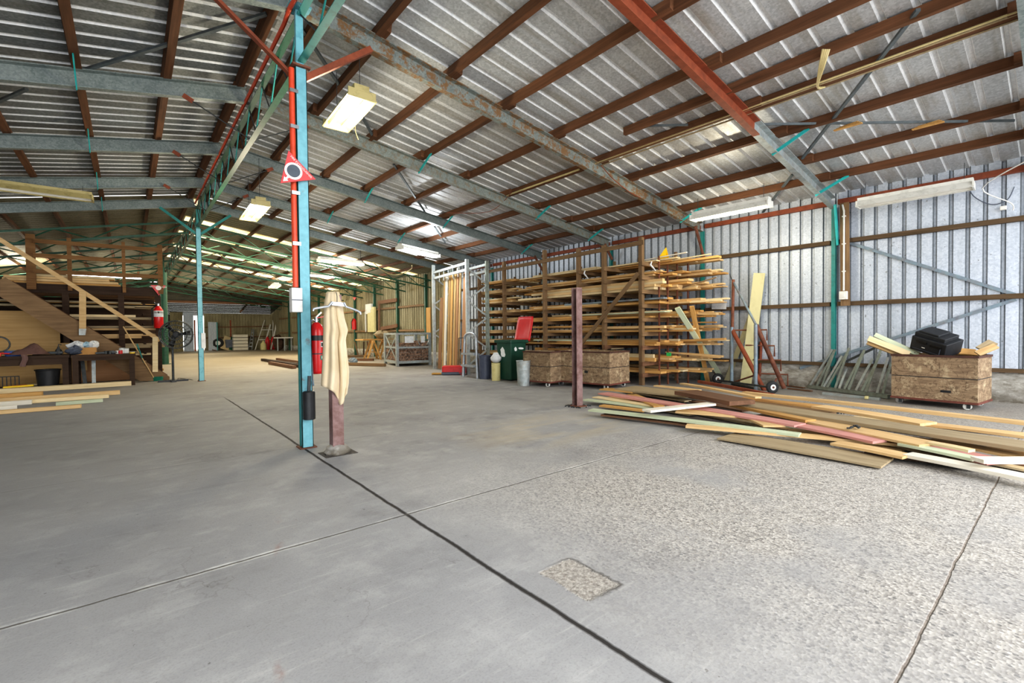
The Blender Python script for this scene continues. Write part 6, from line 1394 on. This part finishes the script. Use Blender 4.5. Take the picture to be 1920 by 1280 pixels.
# ------------------------------------------------------------------ lamps
def batten(c, L, axis, w, mat_h, mat_t, lab, chain=True, tubes=2, lit=True, dz=.09, top=None):
    c = V(c); x = V(axis).normalized(); y = V((-x.y, x.x, 0))
    t = T('hanging_lamp', lab, 'lamp', c)
    def pt(u, v, z): return c + x*u + y*v + V((0, 0, z))
    m = MB(); P = [(-w/2, .0), (-w/2*.62, dz), (w/2*.62, dz), (w/2, .0), (w/2-.012, .0), (w/2*.58, dz-.014), (-w/2*.58, dz-.014), (-w/2+.012, .0)]
    n = 8; vs = [pt(u, q[0], q[1]) for u in (-L/2, L/2) for q in P]
    m.add(vs, [(i, (i+1) % n, n+(i+1) % n, n+i) for i in range(n)]); m.f += [(0, 7, 6, 1), (6, 5, 2, 1), (5, 4, 3, 2)] + [(8, 9, 14, 15), (9, 10, 13, 14), (10, 11, 12, 13)]
    rf = t.part('reflector', m, mat_h)
    m = MB(); m.box(pt(0, 0, dz+.03), (L*.98, w*.5, .06), (x, y, V((0, 0, 1)))); t.part('gear_box', m, mat_h)
    for s in (-1, 1):
        m = MB(); m.box(pt(s*(L/2-.012), 0, dz/2-.004), (.02, w*.92, dz+.01), (x, y, V((0, 0, 1)))); t.part('end_cap', m, mat_h)
        if chain:
            m = MB(); z1 = (top or 4.3)-c.z; m.tube([pt(s*L*.42, 0, dz+.06), pt(s*L*.42, 0, z1)], .004, 5); t.part('chain', m, DKSTEEL)
    for k in range(tubes):
        v = (k-(tubes-1)/2)*w*.42
        m = MB(); m.cyl(pt(-L*.48, v, .022), pt(L*.48, v, .022), .019, n=10); t.part('tube', m, mat_t, smooth=40, under=rf)
    return t
def light(name, kind, loc, e, col, **kw):
    l = bpy.data.lights.new(name, kind); l.energy = e; l.color = col
    for k, v in kw.items(): setattr(l, k, v)
    o = bpy.data.objects.new(name, l); C.objects.link(o); o.location = loc; return o
WARM, COOL = (1, .90, .68), (.95, .98, 1)
batten((2.10, 5.62, 3.80), 1.0, (.04, 1, 0), .34, LAMPG, TUBE_W, 'lit twin-tube lamp with yellowed body hanging beside the blue post', top=4.5)
batten((1.93, 10.2, 3.52), 1.45, (.03, 1, 0), .34, LAMPG, TUBE_W, 'second lit yellow lamp hanging farther along the ridge above the skylight', top=4.4)
a, b = fl(752, 466, 3.42), fl(822, 482, 3.42)
batten((a+b)/2+V((0, .1, 0)), (b-a).length, b-a, .32, LAMPH, TUBE_C, 'bright white lamp hanging in front of the standing sheets', top=3.8, tubes=3)
batten((8.22, 3.9, 3.20), 1.36, (-.035, 1, 0), .26, LAMPH, TUBE_W, 'lit white lamp hanging over the leaning boards', top=3.6)
batten((9.62, 1.66, 3.20), 1.42, (-.035, 1, 0), .28, LAMPH, TUBE_O, 'unlit white lamp hanging near the wall above the printer crate', top=3.6)
c = fl(640, 494, 3.45); batten(c, 1.5, (1, .1, 0), .32, LAMPH, TUBE_C, 'distant white lit lamp under the yellow skylights', top=3.9, tubes=3)
c = fl(590, 518, 3.45); batten(c, 1.5, (1, .1, 0), .32, LAMPH, TUBE_C, 'farther white lit lamp, seen just past the blue post', top=3.9, tubes=3)
c = fl(515, 538, 3.3); batten(c, 1.3, (.1, 1, 0), .4, LAMPH, TUBE_W, 'farthest small yellow lamp near the dark gable', top=3.9, tubes=3)
c = atY(42, 360, 12.0); batten(c, 1.9, (1, 0, 0), .3, LAMPG, TUBE_O, 'unlit long lamp hanging under the slope at the mezzanine side', top=4.0)
c = atY(198, 519, 24); batten(c, 2.2, (1, .1, 0), .4, LAMPH, TUBE_C, 'white lit lamp behind the mezzanine railing', top=3.6, tubes=3)
# light at the lit lamps, plus added fill points that have no lamp
for loc, e, col in (((2.10, 5.62, 3.6), 35, WARM), ((1.93, 10.2, 3.3), 45, WARM), ((6.4, 11.6, 3.2), 45, COOL), ((8.22, 3.9, 3.0), 30, WARM), ((6.6, 19.5, 3.2), 90, COOL), ((6.5, 26, 3.2), 120, WARM), ((3.5, 34, 2.4), 90, WARM), ((-3, 24, 3.2), 120, WARM), ((-4.5, 11.0, 3.0), 60, COOL), ((0, 31, 2.6), 90, WARM)):
    light('lamp_and_fill_light', 'POINT', loc, e*LK, col, shadow_soft_size=.12)
# daylight through the skylights
for yc in (15.0, 17.2, 19.6, 22.4, 25.6):
    o = light('skylight_daylight', 'AREA', rp(yc, .5, SHEET-.1), 60*LK, (1, .88, .62), shape='RECTANGLE', size=8.0, size_y=.6)
# daylight through the open end behind the camera
o = light('open_end_daylight', 'AREA', (2.5, -3.2, 2.3), OPEN_E, (.985, .99, 1), shape='RECTANGLE', size=17, size_y=4.2)
o.rotation_euler = (rad(78), 0, 0)
W = bpy.data.worlds.new('sky'); bpy.context.scene.world = W; W.use_nodes = True
W.node_tree.nodes['Background'].inputs[0].default_value = (.97, .985, 1, 1); W.node_tree.nodes['Background'].inputs[1].default_value = WORLD_E
sc = bpy.context.scene
sc.view_settings.view_transform = 'Standard'; sc.view_settings.look = LOOK; sc.view_settings.exposure = EXPO; sc.view_settings.gamma = 1.0
sc.cycles.use_denoising = True; sc.cycles.max_bounces = 6; sc.cycles.diffuse_bounces = 4; sc.cycles.use_adaptive_sampling = True; sc.cycles.adaptive_threshold = .06; sc.cycles.glossy_bounces = 3
sc.cycles.sample_clamp_indirect = 6.0
